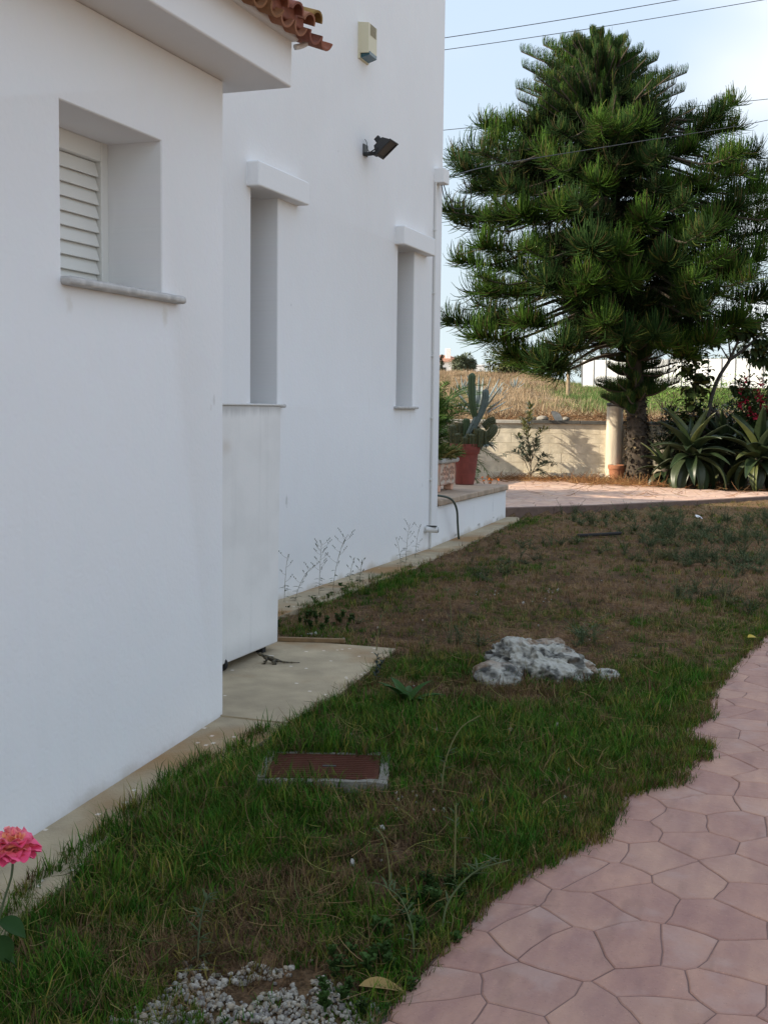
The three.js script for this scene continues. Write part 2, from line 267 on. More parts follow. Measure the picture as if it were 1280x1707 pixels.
// a sheet over a plan outline, following the level of the ground
function sheet(outline, lift, res, thick = 0.12) {
  const c = new THREE.Shape(outline.map(([x, z]) => new THREE.Vector2(x, z)));
  const xs = outline.map((p) => p[0]), zs = outline.map((p) => p[1]), out = [], pos = [], x0 = Math.min(...xs), x1 = Math.max(...xs), z0 = Math.min(...zs), z1 = Math.max(...zs);
  // slice the outline into strips along z so that the sheet can bend
  const tri = new THREE.ShapeGeometry(c), p = tri.attributes.position, id = tri.index.array; let list = [];
  for (let i = 0; i < id.length; i += 3) list.push([0, 1, 2].map((k) => [p.getX(id[i + k]), p.getY(id[i + k])]));
  const cut = (poly, v, side) => { const r = []; poly.forEach((a, i) => { const b = poly[(i + 1) % poly.length], da = side * (a[1] - v), db = side * (b[1] - v); if (da >= 0) r.push(a); if ((da > 0 && db < 0) || (da < 0 && db > 0)) { const t = da / (da - db); r.push([mix(a[0], b[0], t), mix(a[1], b[1], t)]); } }); return r; };
  for (let z = z0; z < z1; z += res) for (const t of list) { let q = cut(cut(t, z, 1), Math.min(z + res, z1), -1); for (let k = 2; k < q.length; k++) out.push([q[0], q[k - 1], q[k]]); }
  for (const t of out) for (const [x, z] of ((t[1][0] - t[0][0]) * (t[2][1] - t[0][1]) - (t[1][1] - t[0][1]) * (t[2][0] - t[0][0]) > 0 ? [t[0], t[2], t[1]] : t)) pos.push(x, lift(x, z), z);
  for (let i = 0; i < outline.length; i++) { const a = outline[i], b = outline[(i + 1) % outline.length], n = Math.max(1, Math.ceil(Math.abs(a[1] - b[1]) / res)); for (let k = 0; k < n; k++) { const p0 = [mix(a[0], b[0], k / n), mix(a[1], b[1], k / n)], p1 = [mix(a[0], b[0], (k + 1) / n), mix(a[1], b[1], (k + 1) / n)], ya = lift(...p0), yb = lift(...p1); pos.push(p0[0], ya, p0[1], p1[0], yb, p1[1], p0[0], ya - thick, p0[1], p1[0], yb, p1[1], p1[0], yb - thick, p1[1], p0[0], ya - thick, p0[1]); } }
  const g = new THREE.BufferGeometry(); g.setAttribute('position', new THREE.Float32BufferAttribute(pos, 3)); g.computeVertexNormals(); return boxUV(g);
}
// concrete round the house: the strip by the wing, the slab in the corner, the strip by the tall wall
{
  const strip = [[-3.2, 1], ...APRON_EDGE.filter(([, z]) => z > -5.41), [-3.2, -5.4]];
  struct('concrete_apron', sheet(strip, (x, z) => levelAt(z) + 0.012 + 0.004 * fbm(x * 2, z * 2, 2, 5), 0.25), M.concrete);
  struct('concrete_slab', sheet([[-4.3, -5.4], [-2.47, -5.4], [-2.46, -6.0], [-2.52, -6.75], [-2.60, -7.38], [-4.3, -7.34]], (x, z) => levelAt(z) + 0.022, 0.25), M.concrete);
  const r = rng(4), lo = [], hi = []; for (let z = -7.4; z > -17; z -= 0.4) hi.push([-3.84 - 0.02 * Math.max(0, -z - 11) + 0.07 * (r() - 0.5) - (r() < 0.2 ? 0.05 : 0), z]);
  struct('concrete_strip', sheet([[-4.3, -7.4], ...hi, [-4.3, -17]], (x, z) => levelAt(z) + 0.006, 0.4), M.concrete);
}
// ------------------------------------------------------------------ stamped concrete paths, stone by stone
function voronoi(inside, box, size, seed, pattern) {          // irregular cells from a jittered hexagonal grid
  const r = rng(seed), pts = [], [x0, x1, z0, z1] = box, dx = size, dz = size * 0.86; let row = 0;
  for (let z = z0 - dz; z < z1 + dz; z += dz, row++) for (let x = x0 - dx + (row % 2) * dx / 2; x < x1 + dx; x += dx) pts.push([x + (r() - 0.5) * size * 0.75, z + (r() - 0.5) * size * 0.7]);
  const cells = [];
  pts.forEach(([px, pz], i) => {
    let poly = [[-1, -1], [1, -1], [1, 1], [-1, 1]].map(([a, b]) => [px + a * size * 1.2, pz + b * size * 1.2]);
    pts.forEach(([qx, qz], j) => { const ex = qx - px, ez = qz - pz, L = ex * ex + ez * ez; if (i === j || L > 9 * size * size) return; const out = []; poly.forEach((a, k) => { const b = poly[(k + 1) % poly.length], f = (p) => (p[0] - px) * ex + (p[1] - pz) * ez - L / 2, da = f(a), db = f(b); if (da <= 0) out.push(a); if (da * db < 0) { const t = da / (da - db); out.push([mix(a[0], b[0], t), mix(a[1], b[1], t)]); } }); poly = out; });
    if (poly.length > 2) cells.push(poly);
  });
  return cells;
}
function clipTo(poly, keep) { let out = poly; for (const [[ax, az], [bx, bz]] of keep) { const r = []; const f = (p) => (bx - ax) * (p[1] - az) - (bz - az) * (p[0] - ax); out.forEach((a, i) => { const b = out[(i + 1) % out.length], da = f(a), db = f(b); if (da >= 0) r.push(a); if (da * db < 0) { const t = da / (da - db); r.push([mix(a[0], b[0], t), mix(a[1], b[1], t)]); } }); out = r; if (out.length < 3) return []; } return out; }
function inset(poly, d) {
  const n = poly.length, out = []; let A = 0; for (let i = 0; i < n; i++) { const a = poly[i], b = poly[(i + 1) % n]; A += a[0] * b[1] - b[0] * a[1]; } const s = A > 0 ? 1 : -1;
  for (let i = 0; i < n; i++) { const a = poly[(i + n - 1) % n], b = poly[i], c = poly[(i + 1) % n]; const l1 = Math.hypot(b[0] - a[0], b[1] - a[1]) || 1e-6, l2 = Math.hypot(c[0] - b[0], c[1] - b[1]) || 1e-6; const n1 = [-(b[1] - a[1]) / l1 * s, (b[0] - a[0]) / l1 * s], n2 = [-(c[1] - b[1]) / l2 * s, (c[0] - b[0]) / l2 * s]; let m = [n1[0] + n2[0], n1[1] + n2[1]]; const k = m[0] * m[0] + m[1] * m[1]; const q = Math.min(2 / Math.max(k, 0.4), 3) ; out.push([b[0] + m[0] * d * q, b[1] + m[1] * d * q]); }
  return out;
}
function area(p) { let a = 0; p.forEach((q, i) => { const w = p[(i + 1) % p.length]; a += q[0] * w[1] - w[0] * q[1]; }); return Math.abs(a) / 2; }
// soften a polygon: split its edges and push the middles about, so that the joints wander
function wander(poly, amp) { const out = []; poly.forEach((a, i) => { const b = poly[(i + 1) % poly.length], L = Math.hypot(b[0] - a[0], b[1] - a[1]), k = L > 0.12 ? 3 : 1; for (let q = 0; q < k; q++) { const x = mix(a[0], b[0], q / k), z = mix(a[1], b[1], q / k); out.push([x + amp * (fbm(x * 9, z * 9, 2, 201) - 0.5), z + amp * (fbm(x * 9, z * 9, 2, 207) - 0.5)]); } }); return out; }
function stone(poly, y, gap, bevel, up) {
  const rings = [[inset(poly, gap), -0.02], [inset(poly, gap), up - bevel * 0.8], [inset(poly, gap + bevel), up]], pos = [], n = poly.length;
  const P = rings.map(([ring, dy]) => ring.map(([x, z]) => [x, y(x, z) + dy, z]));
  const tri = (a, b, c) => pos.push(...a, ...b, ...c); let A = 0; poly.forEach((q, i) => { const w = poly[(i + 1) % n]; A += q[0] * w[1] - w[0] * q[1]; }); const f = A > 0;
  for (let k = 0; k < 2; k++) for (let i = 0; i < n; i++) { const j = (i + 1) % n; f ? (tri(P[k][i], P[k + 1][i], P[k][j]), tri(P[k][j], P[k + 1][i], P[k + 1][j])) : (tri(P[k][i], P[k][j], P[k + 1][i]), tri(P[k][j], P[k + 1][j], P[k + 1][i])); }
  const c = [0, 0, 0]; P[2].forEach((p) => p.forEach((v, k) => (c[k] += v / n))); for (let i = 0; i < n; i++) { const j = (i + 1) % n; f ? tri(P[2][i], c, P[2][j]) : tri(P[2][i], P[2][j], c); }
  const g = new THREE.BufferGeometry(); g.setAttribute('position', new THREE.Float32BufferAttribute(pos, 3)); g.computeVertexNormals(); return boxUV(toCreasedNormals(g, 0.12), (poly[0][0] * 7.3) % 3);
}
function edgeClip(poly, line) { const cx = poly.reduce((a, p) => a + p[0], 0) / poly.length, cz = poly.reduce((a, p) => a + p[1], 0) / poly.length; for (let i = 1; i < line.length; i++) { const [a, b] = [line[i - 1], line[i]]; if (cz <= a[1] + 0.25 && cz >= b[1] - 0.25) poly = clipTo(poly, [[a, b]]); if (poly.length < 3) return []; } return poly; }
{
  const outline = [...PATH_EDGE, [5.5, -17.2], [5.5, 2]];
  const base = struct('garden_path', sheet(outline, (x, z) => levelAt(z) - 0.0045, 0.3), M.joint);
  const cells = voronoi(null, [-1.6, 2.4, -13.5, -0.6], 0.25, 11), rest = []; let n = 0; const r = rng(12);
  const keep = [];
  for (let c of cells) { c = edgeClip(c, PATH_EDGE); if (c.length < 3 || area(c) < 0.006) continue; const cx = c.reduce((a, p) => a + p[0], 0) / c.length, cz = c.reduce((a, p) => a + p[1], 0) / c.length; keep.push([c, cx - 0.08 * (cz + 3) > 0.45 || cz < -10.5 || cz > -2.2 ? 1 : 0, -cz]); }
  keep.sort((a, b) => a[1] - b[1] || a[2] - b[2]);
  for (const [c] of keep) { const g = stone(wander(c, 0.045), (x, z) => levelAt(z), 0.0022, 0.004, -0.001 + 0.0014 * r()); if (n++ < 290) part('paving_stone', g, M.pink[Math.floor(r() * 4)], base); else rest.push(g); }
  if (rest.length) part('paving_stones', join(rest), M.pink[0], base).userData.kind = 'stuff';
}
{
  // the raised path beyond the lawn, with its kerb
  const back = [[3.4, -24.6], [0.2, -22.9], [-0.6, -22.3], [-1.6, -22.3], [-2.6, -22.7], [-3.5, -23.2], [-4.4, -23.9], [-5.6, -24.0], [-7.6, -23.3], [-9.5, -22.6], [-9.5, -16.62]];
  const outline = [...KERB, ...back];
  const base = struct('raised_path', sheet(outline, () => 0.196, 2, 0.16), M.joint);
  const cells = voronoi(null, [-7.4, 1.2, -25, -16.6], 0.46, 31), r = rng(32); let n = 0; const list = [];
  for (let c of cells) {
    const cx = c.reduce((a, p) => a + p[0], 0) / c.length, cz = c.reduce((a, p) => a + p[1], 0) / c.length;
    if (!c.every(([x, z]) => inPoly(x, z, outline) || behindKerb(x, z) === false)) { if (!inPoly(cx, cz, outline)) continue; }
    for (let i = 1; i < KERB.length; i++) { const [a, b] = [KERB[i - 1], KERB[i]]; if (cx > a[0] - 0.6 && cx < b[0] + 0.6) c = clipTo(c, [[[b[0], b[1] - 0.10], [a[0], a[1] - 0.10]]]); if (c.length < 3) break; }
    if (c.length < 3 || area(c) < 0.02 || !inPoly(c.reduce((a, p) => a + p[0], 0) / c.length, c.reduce((a, p) => a + p[1], 0) / c.length, outline)) continue;
    list.push(c);
  }
  const rest = [];
  for (const c of list) { const g = stone(c, () => 0.2, 0.005, 0.006, 0.002 * r()); if (n++ < 290) part('paving_stone', g, M.palePink[Math.floor(r() * 3)], base); else rest.push(g); }
  if (rest.length) part('paving_stones', join(rest), M.palePink[0], base).userData.kind = 'stuff';
  const kerbMat = mat([0.20, 0.13, 0.10], 0.9, { map: rep(mottled, 2), bumpMap: concreteBump, bumpScale: 0.004 });
  for (let i = 1; i < KERB.length; i++) {
    const [a, b] = [KERB[i - 1], KERB[i]], L = Math.hypot(b[0] - a[0], b[1] - a[1]), n = Math.round(L / 0.9);
    for (let k = 0; k < n; k++) { const g = rbox(L / n - 0.004, 0.22, 0.12, 0.012); g.rotateY(Math.atan2(-(b[1] - a[1]), b[0] - a[0])); const t = (k + 0.5) / n; part('kerb_stone', at(g, mix(a[0], b[0], t) - 0.035, 0.098, mix(a[1], b[1], t) - 0.035), kerbMat, base); }
  }
}

// ------------------------------------------------------------------ the house
// a wall whose outside faces +x: outline and holes in (-z, y), outside face at x
function wallSlab(x, thick, a0, a1, y0, y1, holes, bevel = 0.012) {
  const sh = new THREE.Shape([new THREE.Vector2(a0, y0), new THREE.Vector2(a1, y0), new THREE.Vector2(a1, y1), new THREE.Vector2(a0, y1)]);
  for (const [h0, h1, b0, b1] of holes) sh.holes.push(new THREE.Path([new THREE.Vector2(h0, b0), new THREE.Vector2(h0, b1), new THREE.Vector2(h1, b1), new THREE.Vector2(h1, b0)]));
  const g = new THREE.ExtrudeGeometry(sh, { depth: thick - 2 * bevel, bevelEnabled: true, bevelSize: bevel, bevelThickness: bevel, bevelOffset: -bevel, bevelSegments: 3 });
  g.translate(0, 0, bevel); g.rotateY(Math.PI / 2); g.translate(x - thick, 0, 0); return clean(toCreasedNormals(g, 0.5));
}
function wallUV(g, a0, a1, y0, y1) { const p = g.attributes.position, uv = g.attributes.uv, X = p.getX(0); for (let i = 0; i < p.count; i++) uv.setXY(i, (-p.getZ(i) - a0) / (a1 - a0), (p.getY(i) - y0) / (y1 - y0)); return g; }
{ // the single-storey wing at the left
  const t = thing('house_wing', 'white rendered house wing with shuttered window under a tiled eave', 'house', [0, 0, 0]);
  const grey = [0.52, 0.5, 0.47], map = wallTex(1024, 512, -2, 5.45, -0.5, 3.26, 300, [[5.33, 1.63, 0.012, 0.03, grey, 0.6], [5.30, 1.6, 0.01, 0.02, grey, 0.5], [4.86, 2.01, 0.03, 0.06, [0.62, 0.58, 0.5], 0.5], [4.12, 2.0, 0.03, 0.05, [0.62, 0.58, 0.5], 0.4]]);
  const m = mat([1, 1, 1], 0.88, { map, bumpMap: rep(fine, 7.4, 3.7), bumpScale: 0.0018 });
  const w = wallSlab(-2.85, 0.4, -8, 5.43, -0.5, 3.2, [[4.07, 4.836, 2.105, 2.787]]);
  const wall = part('wall', wallUV(w, -2, 5.45, -0.5, 3.26), m, t);
  part('end_wall', at(rbox(1.6, 3.7, 0.3, 0.012), -4.05, 1.35, -5.27), M.white, t);
  // the window set back in its reveal
  const win = part('window', join([at(rbox(0.05, 0.70, 0.055, 0.006), -3.155, 2.44, -4.81), at(rbox(0.05, 0.70, 0.055, 0.006), -3.155, 2.44, -4.095), at(rbox(0.049, 0.085, 0.66, 0.006), -3.156, 2.745, -4.452), at(rbox(0.049, 0.03, 0.66, 0.006), -3.156, 2.118, -4.452)]), M.slat, t);
  part('backing_panel', at(rbox(0.02, 0.62, 0.70, 0.004), -3.205, 2.42, -4.452), M.slat, win);
  for (let i = 0; i < 9; i++) { const s = rbox(0.008, 0.071, 0.655, 0.003); s.rotateZ(0.33); part('slat', at(s, -3.155, 2.165 + i * 0.0625, -4.452), M.slat, win); }
  part('inner_wall', at(rbox(0.04, 0.9, 1.0, 0.004), -3.28, 2.45, -4.45), M.white, t);
  const sill = rbox(0.40, 0.036, 0.92, 0.016, 4); part('sill', at(sill, -3.0, 2.09, -4.52), M.marble, t);
  // eave: soffit box and sloping tiles
  const e = part('eave', at(rbox(0.62, 0.27, 13.65, 0.012), -2.89, 3.335, 1.175), M.trimWhite, t);
  part('moulding', at(rbox(0.05, 0.04, 13.3, 0.015, 3), -2.565, 3.44, 1.0), M.trimWhite, t);
  { const br = tube([V(-2.57, 3.40, -5.655), V(-2.55, 3.41, -5.68), V(-2.53, 3.43, -5.71)], 0.014, 8, 8); part('gutter_end', br, M.trimWhite, t); }
  const roof = part('roof', (() => { const g = rbox(2.05, 0.05, 13.6, 0.01); g.rotateZ(-0.30); return at(g, -3.72, 3.76, 1.25); })(), M.terracotta[1], t);
  // barrel tiles: a cover is an arch, a pan is a trough; both taper and run up the slope
  const barrel = (r0, r1, len, arch) => { const pos = [], idx = [], n = 10; for (let side = 0; side < 2; side++) for (let k = 0; k < 2; k++) for (let i = 0; i <= n; i++) { const a = (i / n) * Math.PI * 0.94 + 0.03 * Math.PI, r = (k ? r1 : r0) - side * 0.014; pos.push(k ? -len : 0, (arch ? 1 : -1) * Math.sin(a) * r * 0.8, Math.cos(a) * r); }
    const q = (a, b, c, d) => idx.push(a, b, c, b, d, c), N = n + 1; for (let i = 0; i < n; i++) { q(i, i + 1, N + i, N + i + 1); q(2 * N + i + 1, 2 * N + i, 3 * N + i + 1, 3 * N + i); q(i + 1, i, 2 * N + i + 1, 2 * N + i); q(N + i, N + i + 1, 3 * N + i, 3 * N + i + 1); } q(0, N, 2 * N, 3 * N); q(N + n, n, 3 * N + n, 2 * N + n);
    const g = new THREE.BufferGeometry(); g.setAttribute('position', new THREE.Float32BufferAttribute(pos, 3)); g.setIndex(idx); return boxUV(toCreasedNormals(g, 0.6)); };
  const cover = barrel(0.066, 0.054, 0.42, true), pan = barrel(0.072, 0.060, 0.42, false), r = rng(55), slope = 0.30;
  const put = (g, z, row, dy, m, yaw = 0) => { const o = part('roof_tile', g, m, t); o.position.set(-2.45 - row * 0.36 * Math.cos(slope) + 0.02 * (r() - 0.5), 3.465 + dy + row * (0.36 * Math.sin(slope)) + 0.008 * (r() - 0.5), z + 0.008 * (r() - 0.5)); o.rotation.set(0.05 * (r() - 0.5), yaw, -slope - 0.04 + 0.03 * (r() - 0.5)); };
  for (let i = 0; i < 22; i++) { const z = -5.64 + i * 0.15; for (let row = 0; row < 3; row++) { put(pan, z, row, -0.012, M.terracotta[Math.floor(r() * 4)]); put(cover, z + 0.075, row, 0.012, M.terracotta[Math.floor(r() * 4)]); } }
  part('tile_bedding', at(rbox(0.10, 0.11, 13.2, 0.01), -2.535, 3.50, 1.02), M.terracotta[1], t);
  for (let row = 0; row < 5; row++) put(cover, -5.66, row, 0.055, row % 2 ? M.terracotta[3] : M.lichen);
  put(pan, -5.785, 0, -0.005, M.terracotta[0]);
}
const XW = -4.2;
{ // the tall house
  const t = thing('white_house', 'tall plain white rendered house wall with two narrow window slots', 'house', [0, 0, 0]);
  const grey = [0.5, 0.49, 0.47];
  const map = wallTex(2048, 1024, 5.2, 13.4, -0.2, 6.5, 320, [[9.13, 0.82, 0.025, 0.06, grey, 0.7], [11.05, 1.64, 0.012, 0.12, [0.62, 0.6, 0.58], 0.35], [12.75, 0.75, 0.02, 0.03, grey, 0.5], [9.2, 2.45, 0.012, 0.012, grey, 0.6], [10.2, 3.9, 0.012, 0.012, grey, 0.6], [8.9, 4.35, 0.01, 0.01, grey, 0.5], [5.45, 1.62, 0.02, 0.06, grey, 0.7], [12.0, 1.5, 0.02, 0.12, [0.66, 0.64, 0.6], 0.4], [12.3, 1.52, 0.02, 0.1, [0.66, 0.64, 0.6], 0.4]]);
  const m = mat([1, 1, 1], 0.88, { map, bumpMap: rep(fine, 8, 6.5), bumpScale: 0.0018 });
  const slots = [[8.455, 8.94, 1.625, 3.29], [11.84, 12.37, 1.625, 3.28]];
  part('wall', wallUV(wallSlab(XW, 0.45, -9, 13.33, -0.3, 6.42, slots, 0.014), 5.2, 13.4, -0.2, 6.5), m, t);
  part('far_wall', at(rbox(17.4, 6.7, 0.3, 0.012), XW - 9.15, 3.06, -13.17), M.white, t);
  part('roof', at(rbox(18.4, 0.2, 22.6, 0.02), XW - 9.25, 6.33, -2.1), M.trimWhite, t);
  part('back_wall', at(rbox(0.3, 6.6, 22.3, 0.012), -22.0, 3.0, -2.0), M.white, t);
  part('near_wall', at(rbox(17.4, 6.6, 0.3, 0.012), XW - 9.15, 3.0, 8.8), M.white, t);
  slots.forEach(([a0, a1, y0, y1], i) => {
    const w = part('window', join([at(rbox(0.05, 0.05, a1 - a0, 0.005), XW - 0.40, y1 - 0.025, -(a0 + a1) / 2), at(rbox(0.05, 0.05, a1 - a0, 0.005), XW - 0.40, y0 + 0.03, -(a0 + a1) / 2), at(rbox(0.049, y1 - y0 - 0.1, 0.04, 0.005), XW - 0.40, (y0 + y1) / 2, -a0 - 0.021), at(rbox(0.049, y1 - y0 - 0.1, 0.04, 0.005), XW - 0.40, (y0 + y1) / 2, -a1 + 0.021)]), M.slat, t);
    part('pane', at(rbox(0.01, y1 - y0 - 0.1, a1 - a0 - 0.08, 0.002), XW - 0.405, (y0 + y1) / 2, -(a0 + a1) / 2), M.glass, w);
    const l0 = i ? 11.735 : 8.375, l1 = i ? 12.77 : 9.325, ly = 3.37;
    part('lintel', at(rbox(0.26, 0.19, l1 - l0, 0.014, 3), XW - 0.025, ly, -(l0 + l1) / 2), M.trimWhite, t);
    part('sill', at(rbox(0.5, 0.03, a1 - a0 + 0.16, 0.012, 3), XW - 0.205, y0 - 0.012, -(a0 + a1) / 2 - 0.005), M.marble, t);
  });
}
{ // alarm sounder
  const t = thing('alarm_box', 'cream alarm sounder box with teal bottom lens high on white wall', 'alarm box', [XW, 0, 0]);
  // profile in plan: back 0, sides slope in to a narrower front; seen in (z, y), swept in x
  const y0 = 4.885, y1 = 5.165, z0 = -10.655, z1 = -10.895;
  const shell = (za, zb, ya, yb, d, in_, inB) => { const v = [[0, ya, za], [0, ya, zb], [0, yb, zb], [0, yb, za], [d, ya + inB, za - in_], [d, ya + inB, zb + in_], [d, yb - 0.012, zb + in_], [d, yb - 0.012, za - in_]], f = [[4, 5, 6], [4, 6, 7], [0, 4, 7], [0, 7, 3], [1, 2, 6], [1, 6, 5], [3, 7, 6], [3, 6, 2], [0, 1, 5], [0, 5, 4], [0, 3, 2], [0, 2, 1]], p = []; f.forEach((q) => q.forEach((k) => p.push(...v[k]))); const g = new THREE.BufferGeometry(); g.setAttribute('position', new THREE.Float32BufferAttribute(p, 3)); g.computeVertexNormals(); return boxUV(g); };
  part('case', shell(z0, z1, y0, y1, 0.10, 0.012, 0.0), M.cream, t);
  part('lens', shell(z0 - 0.02, z1 + 0.012, y0 - 0.045, y0 + 0.028, 0.105, 0.01, 0.03), M.teal, t);
  part('back_plate', shell(z0 + 0.004, z1 - 0.004, y0 - 0.05, y1 + 0.003, 0.02, 0.004, 0.006), M.cream, t);
  const gm = mat([0.36, 0.33, 0.24], 0.6);
  for (let i = 0; i < 9; i++) part('grille_bar', at(rbox(0.006, 0.006, 0.15, 0.002), 0.102, 5.055 + i * 0.0115, -10.785), gm, t);
}
{ // floodlight
  const t = thing('floodlight', 'black floodlight tilted down on a bracket below the alarm box', 'floodlight', [XW, 4.04, -10.86]); t.scale.setScalar(0.82);
  part('bracket', join([at(rbox(0.012, 0.13, 0.14, 0.003), 0.006, 0.0, 0), tube([V(0, -0.05, 0.05), V(0.06, -0.055, 0.05), V(0.15, -0.05, 0.05)], 0.022, 8, 8), tube([V(0.10, -0.05, 0.1), V(0.16, -0.03, 0.13), V(0.2, 0.0, 0.13)], 0.008, 8, 6), tube([V(0.10, -0.05, -0.1), V(0.16, -0.03, -0.13), V(0.2, 0.0, -0.13)], 0.008, 8, 6), at(rbox(0.014, 0.012, 0.26, 0.003), 0.1, -0.05, 0)]), M.black, t);
  const body = new THREE.Group(); body.name = 'lamp_head'; body.position.set(0.235, 0.035, 0); body.rotation.z = -0.85; t.add(body);
  const hv = [[-0.06, -0.075, 0.08], [-0.06, -0.075, -0.08], [-0.06, 0.06, -0.08], [-0.06, 0.06, 0.08], [0.04, -0.115, 0.125], [0.04, -0.115, -0.125], [0.04, 0.115, -0.125], [0.04, 0.115, 0.125]], hp = [];
  for (const q of [[4, 5, 6], [4, 6, 7], [0, 4, 7], [0, 7, 3], [1, 2, 6], [1, 6, 5], [3, 7, 6], [3, 6, 2], [0, 1, 5], [0, 5, 4], [0, 3, 2], [0, 2, 1]]) q.forEach((k) => hp.push(...hv[k]));
  const hg = new THREE.BufferGeometry(); hg.setAttribute('position', new THREE.Float32BufferAttribute(hp, 3)); hg.computeVertexNormals();
  part('housing', boxUV(hg), M.black, body);
  part('rim', join([at(rbox(0.022, 0.02, 0.26, 0.004), 0.05, 0.115, 0), at(rbox(0.022, 0.02, 0.26, 0.004), 0.05, -0.115, 0), at(rbox(0.021, 0.21, 0.02, 0.004), 0.05, 0, 0.12), at(rbox(0.021, 0.21, 0.02, 0.004), 0.05, 0, -0.12)]), M.black, body);
  part('glass', at(rbox(0.006, 0.208, 0.222, 0.002), 0.047, 0, 0), M.lampGlass, body);
  part('junction_cap', at(rbox(0.06, 0.07, 0.06, 0.01), -0.10, 0.0, 0.02), M.black, body);
  part('supply_wire', tube([V(0.01, 0.12, 0.03), V(0.03, 0.09, 0.035), V(0.05, 0.0, 0.04), V(0.08, -0.04, 0.04)], 0.004, 10, 5), M.cable, t);
}
{ // junction box and conduit on the corner
  const t = thing('conduit', 'thin white conduit with junction box running down the wall corner', 'conduit', [XW, 0, -13.02]);
  const box = part('junction_box', at(rbox(0.13, 0.16, 0.20, 0.01), 0.05, 4.20, -0.09), M.trimWhite, t);
  part('pipe', tube([V(0.018, 4.13, 0), V(0.016, 3.0, 0.004), V(0.018, 1.6, -0.004), V(0.016, 0.5, 0.0), V(0.018, 0.01, 0.003)], 0.0125, 24, 8), M.pvc, t);
  for (const y of [3.6, 2.9, 2.2, 1.5, 0.8]) part('clip', at(rbox(0.03, 0.02, 0.05, 0.004), 0.014, y, 0), M.pvc, t);
  part('wire_loop', tube([V(0.06, 4.12, -0.16), V(0.10, 4.0, -0.2), V(0.2, 3.93, -0.26), V(0.28, 4.0, -0.3), V(0.27, 4.12, -0.32), V(0.24, 4.2, -0.33)], 0.006, 24, 5), M.cable, t);
  part('wire_loop', tube([V(0.04, 4.12, -0.14), V(0.06, 3.98, -0.2), V(0.14, 3.88, -0.3), V(0.26, 3.9, -0.36), V(0.33, 4.02, -0.34), V(0.30, 4.17, -0.34)], 0.006, 24, 5), M.cable, t);
}
{ // overflow pipe stub
  const t = thing('overflow_pipe', 'short white overflow pipe sticking out near foot of the conduit', 'pipe', [XW, 0.245, -12.86]);
  const g = tube([V(0, 0, 0), V(0.05, -0.003, -0.03), V(0.13, -0.008, -0.07)], 0.036, 6, 16); part('pipe', g, M.pvc, t);
  part('open_end', (() => { const c = new THREE.CylinderGeometry(0.031, 0.031, 0.012, 16); c.rotateZ(Math.PI / 2); c.rotateY(0.46); return at(boxUV(c), 0.131, -0.008, -0.0705); })(), M.black, t);  // black disc stands for the dark inside of the pipe
  part('collar', (() => { const c = new THREE.TorusGeometry(0.040, 0.008, 6, 16); c.rotateY(Math.PI / 2); return at(clean(c), 0.006, 0, 0); })(), M.pvc, t);
  part('dark_strip', at(rbox(0.12, 0.012, 0.045, 0.004), 0.07, 0.035, -0.035), M.black, t);  // black strip stands for the shaded hollow at the pipe top
}
{ // white cabinet in the corner
  const t = thing('metal_cabinet', 'white metal cabinet on short dark feet in corner behind the wing', 'cabinet', [-3.3, 0, -6.3]);
  const map = colorTex(512, 1024, (u, v) => { const n = fbm(u * 4, v * 6, 5, 400), s = fbm(u * 30, v * 1.6, 4, 404); let k = 0.80 - 0.09 * smooth(0.45, 0.75, n) - 0.06 * smooth(0.5, 0.8, s); const topd = smooth(0.955, 1.0, v + 0.03 * (fbm(u * 40, v * 3, 3, 8) - 0.3)) * 0.25, low = smooth(0.10, 0.0, v) * 0.15, st = Math.exp(-(((u - 0.38) / 0.05) ** 2) - ((v - 0.62) / 0.1) ** 2) * 0.12 + Math.exp(-(((u - 0.5) / 0.04) ** 2) - ((v - 0.84) / 0.03) ** 2) * 0.15; k = mix(k, 0.76, 0.45) - topd - low; return [k - st * 0.6, k * 0.985 - st * 0.8, k * 0.955 - st]; });
  const body = new THREE.BoxGeometry(0.80, 1.545, 1.55); const g = new RoundedBoxGeometry(0.80, 1.545, 1.5, 3, 0.012); at(g, -0.40, 0.0675 + 0.7725, 0.0);
  const gg = clean(g), p = gg.attributes.position, uv = gg.attributes.uv; for (let i = 0; i < p.count; i++) { const k = (p.getY(i) - 0.0675) / 1.545; uv.setXY(i, (0.75 - p.getZ(i)) / 1.5 + p.getX(i) * 0.3, k); p.setZ(i, p.getZ(i) - 0.035 * k * (p.getZ(i) < 0 ? 1 : 0)); }
  part('body', gg, mat([1, 1, 1], 0.55, { map, bumpMap: rep(fine, 2), bumpScale: 0.0008 }), t);
  part('lid_seam', at(rbox(0.83, 0.012, 1.56, 0.004), -0.405, 1.615, -0.02), mat([0.6, 0.59, 0.56], 0.5), t);
  for (const [x, z] of [[-0.06, -0.62], [-0.06, 0.6], [-0.7, -0.62], [-0.7, 0.6]]) part('foot', at(rbox(0.05, 0.085, 0.05, 0.006), x, 0.0465, z), M.rubber, t);
  part('castor', (() => { const c = new THREE.TorusGeometry(0.028, 0.016, 8, 16); return at(clean(c), -0.03, 0.065, -0.02); })(), M.rubber, t);
}
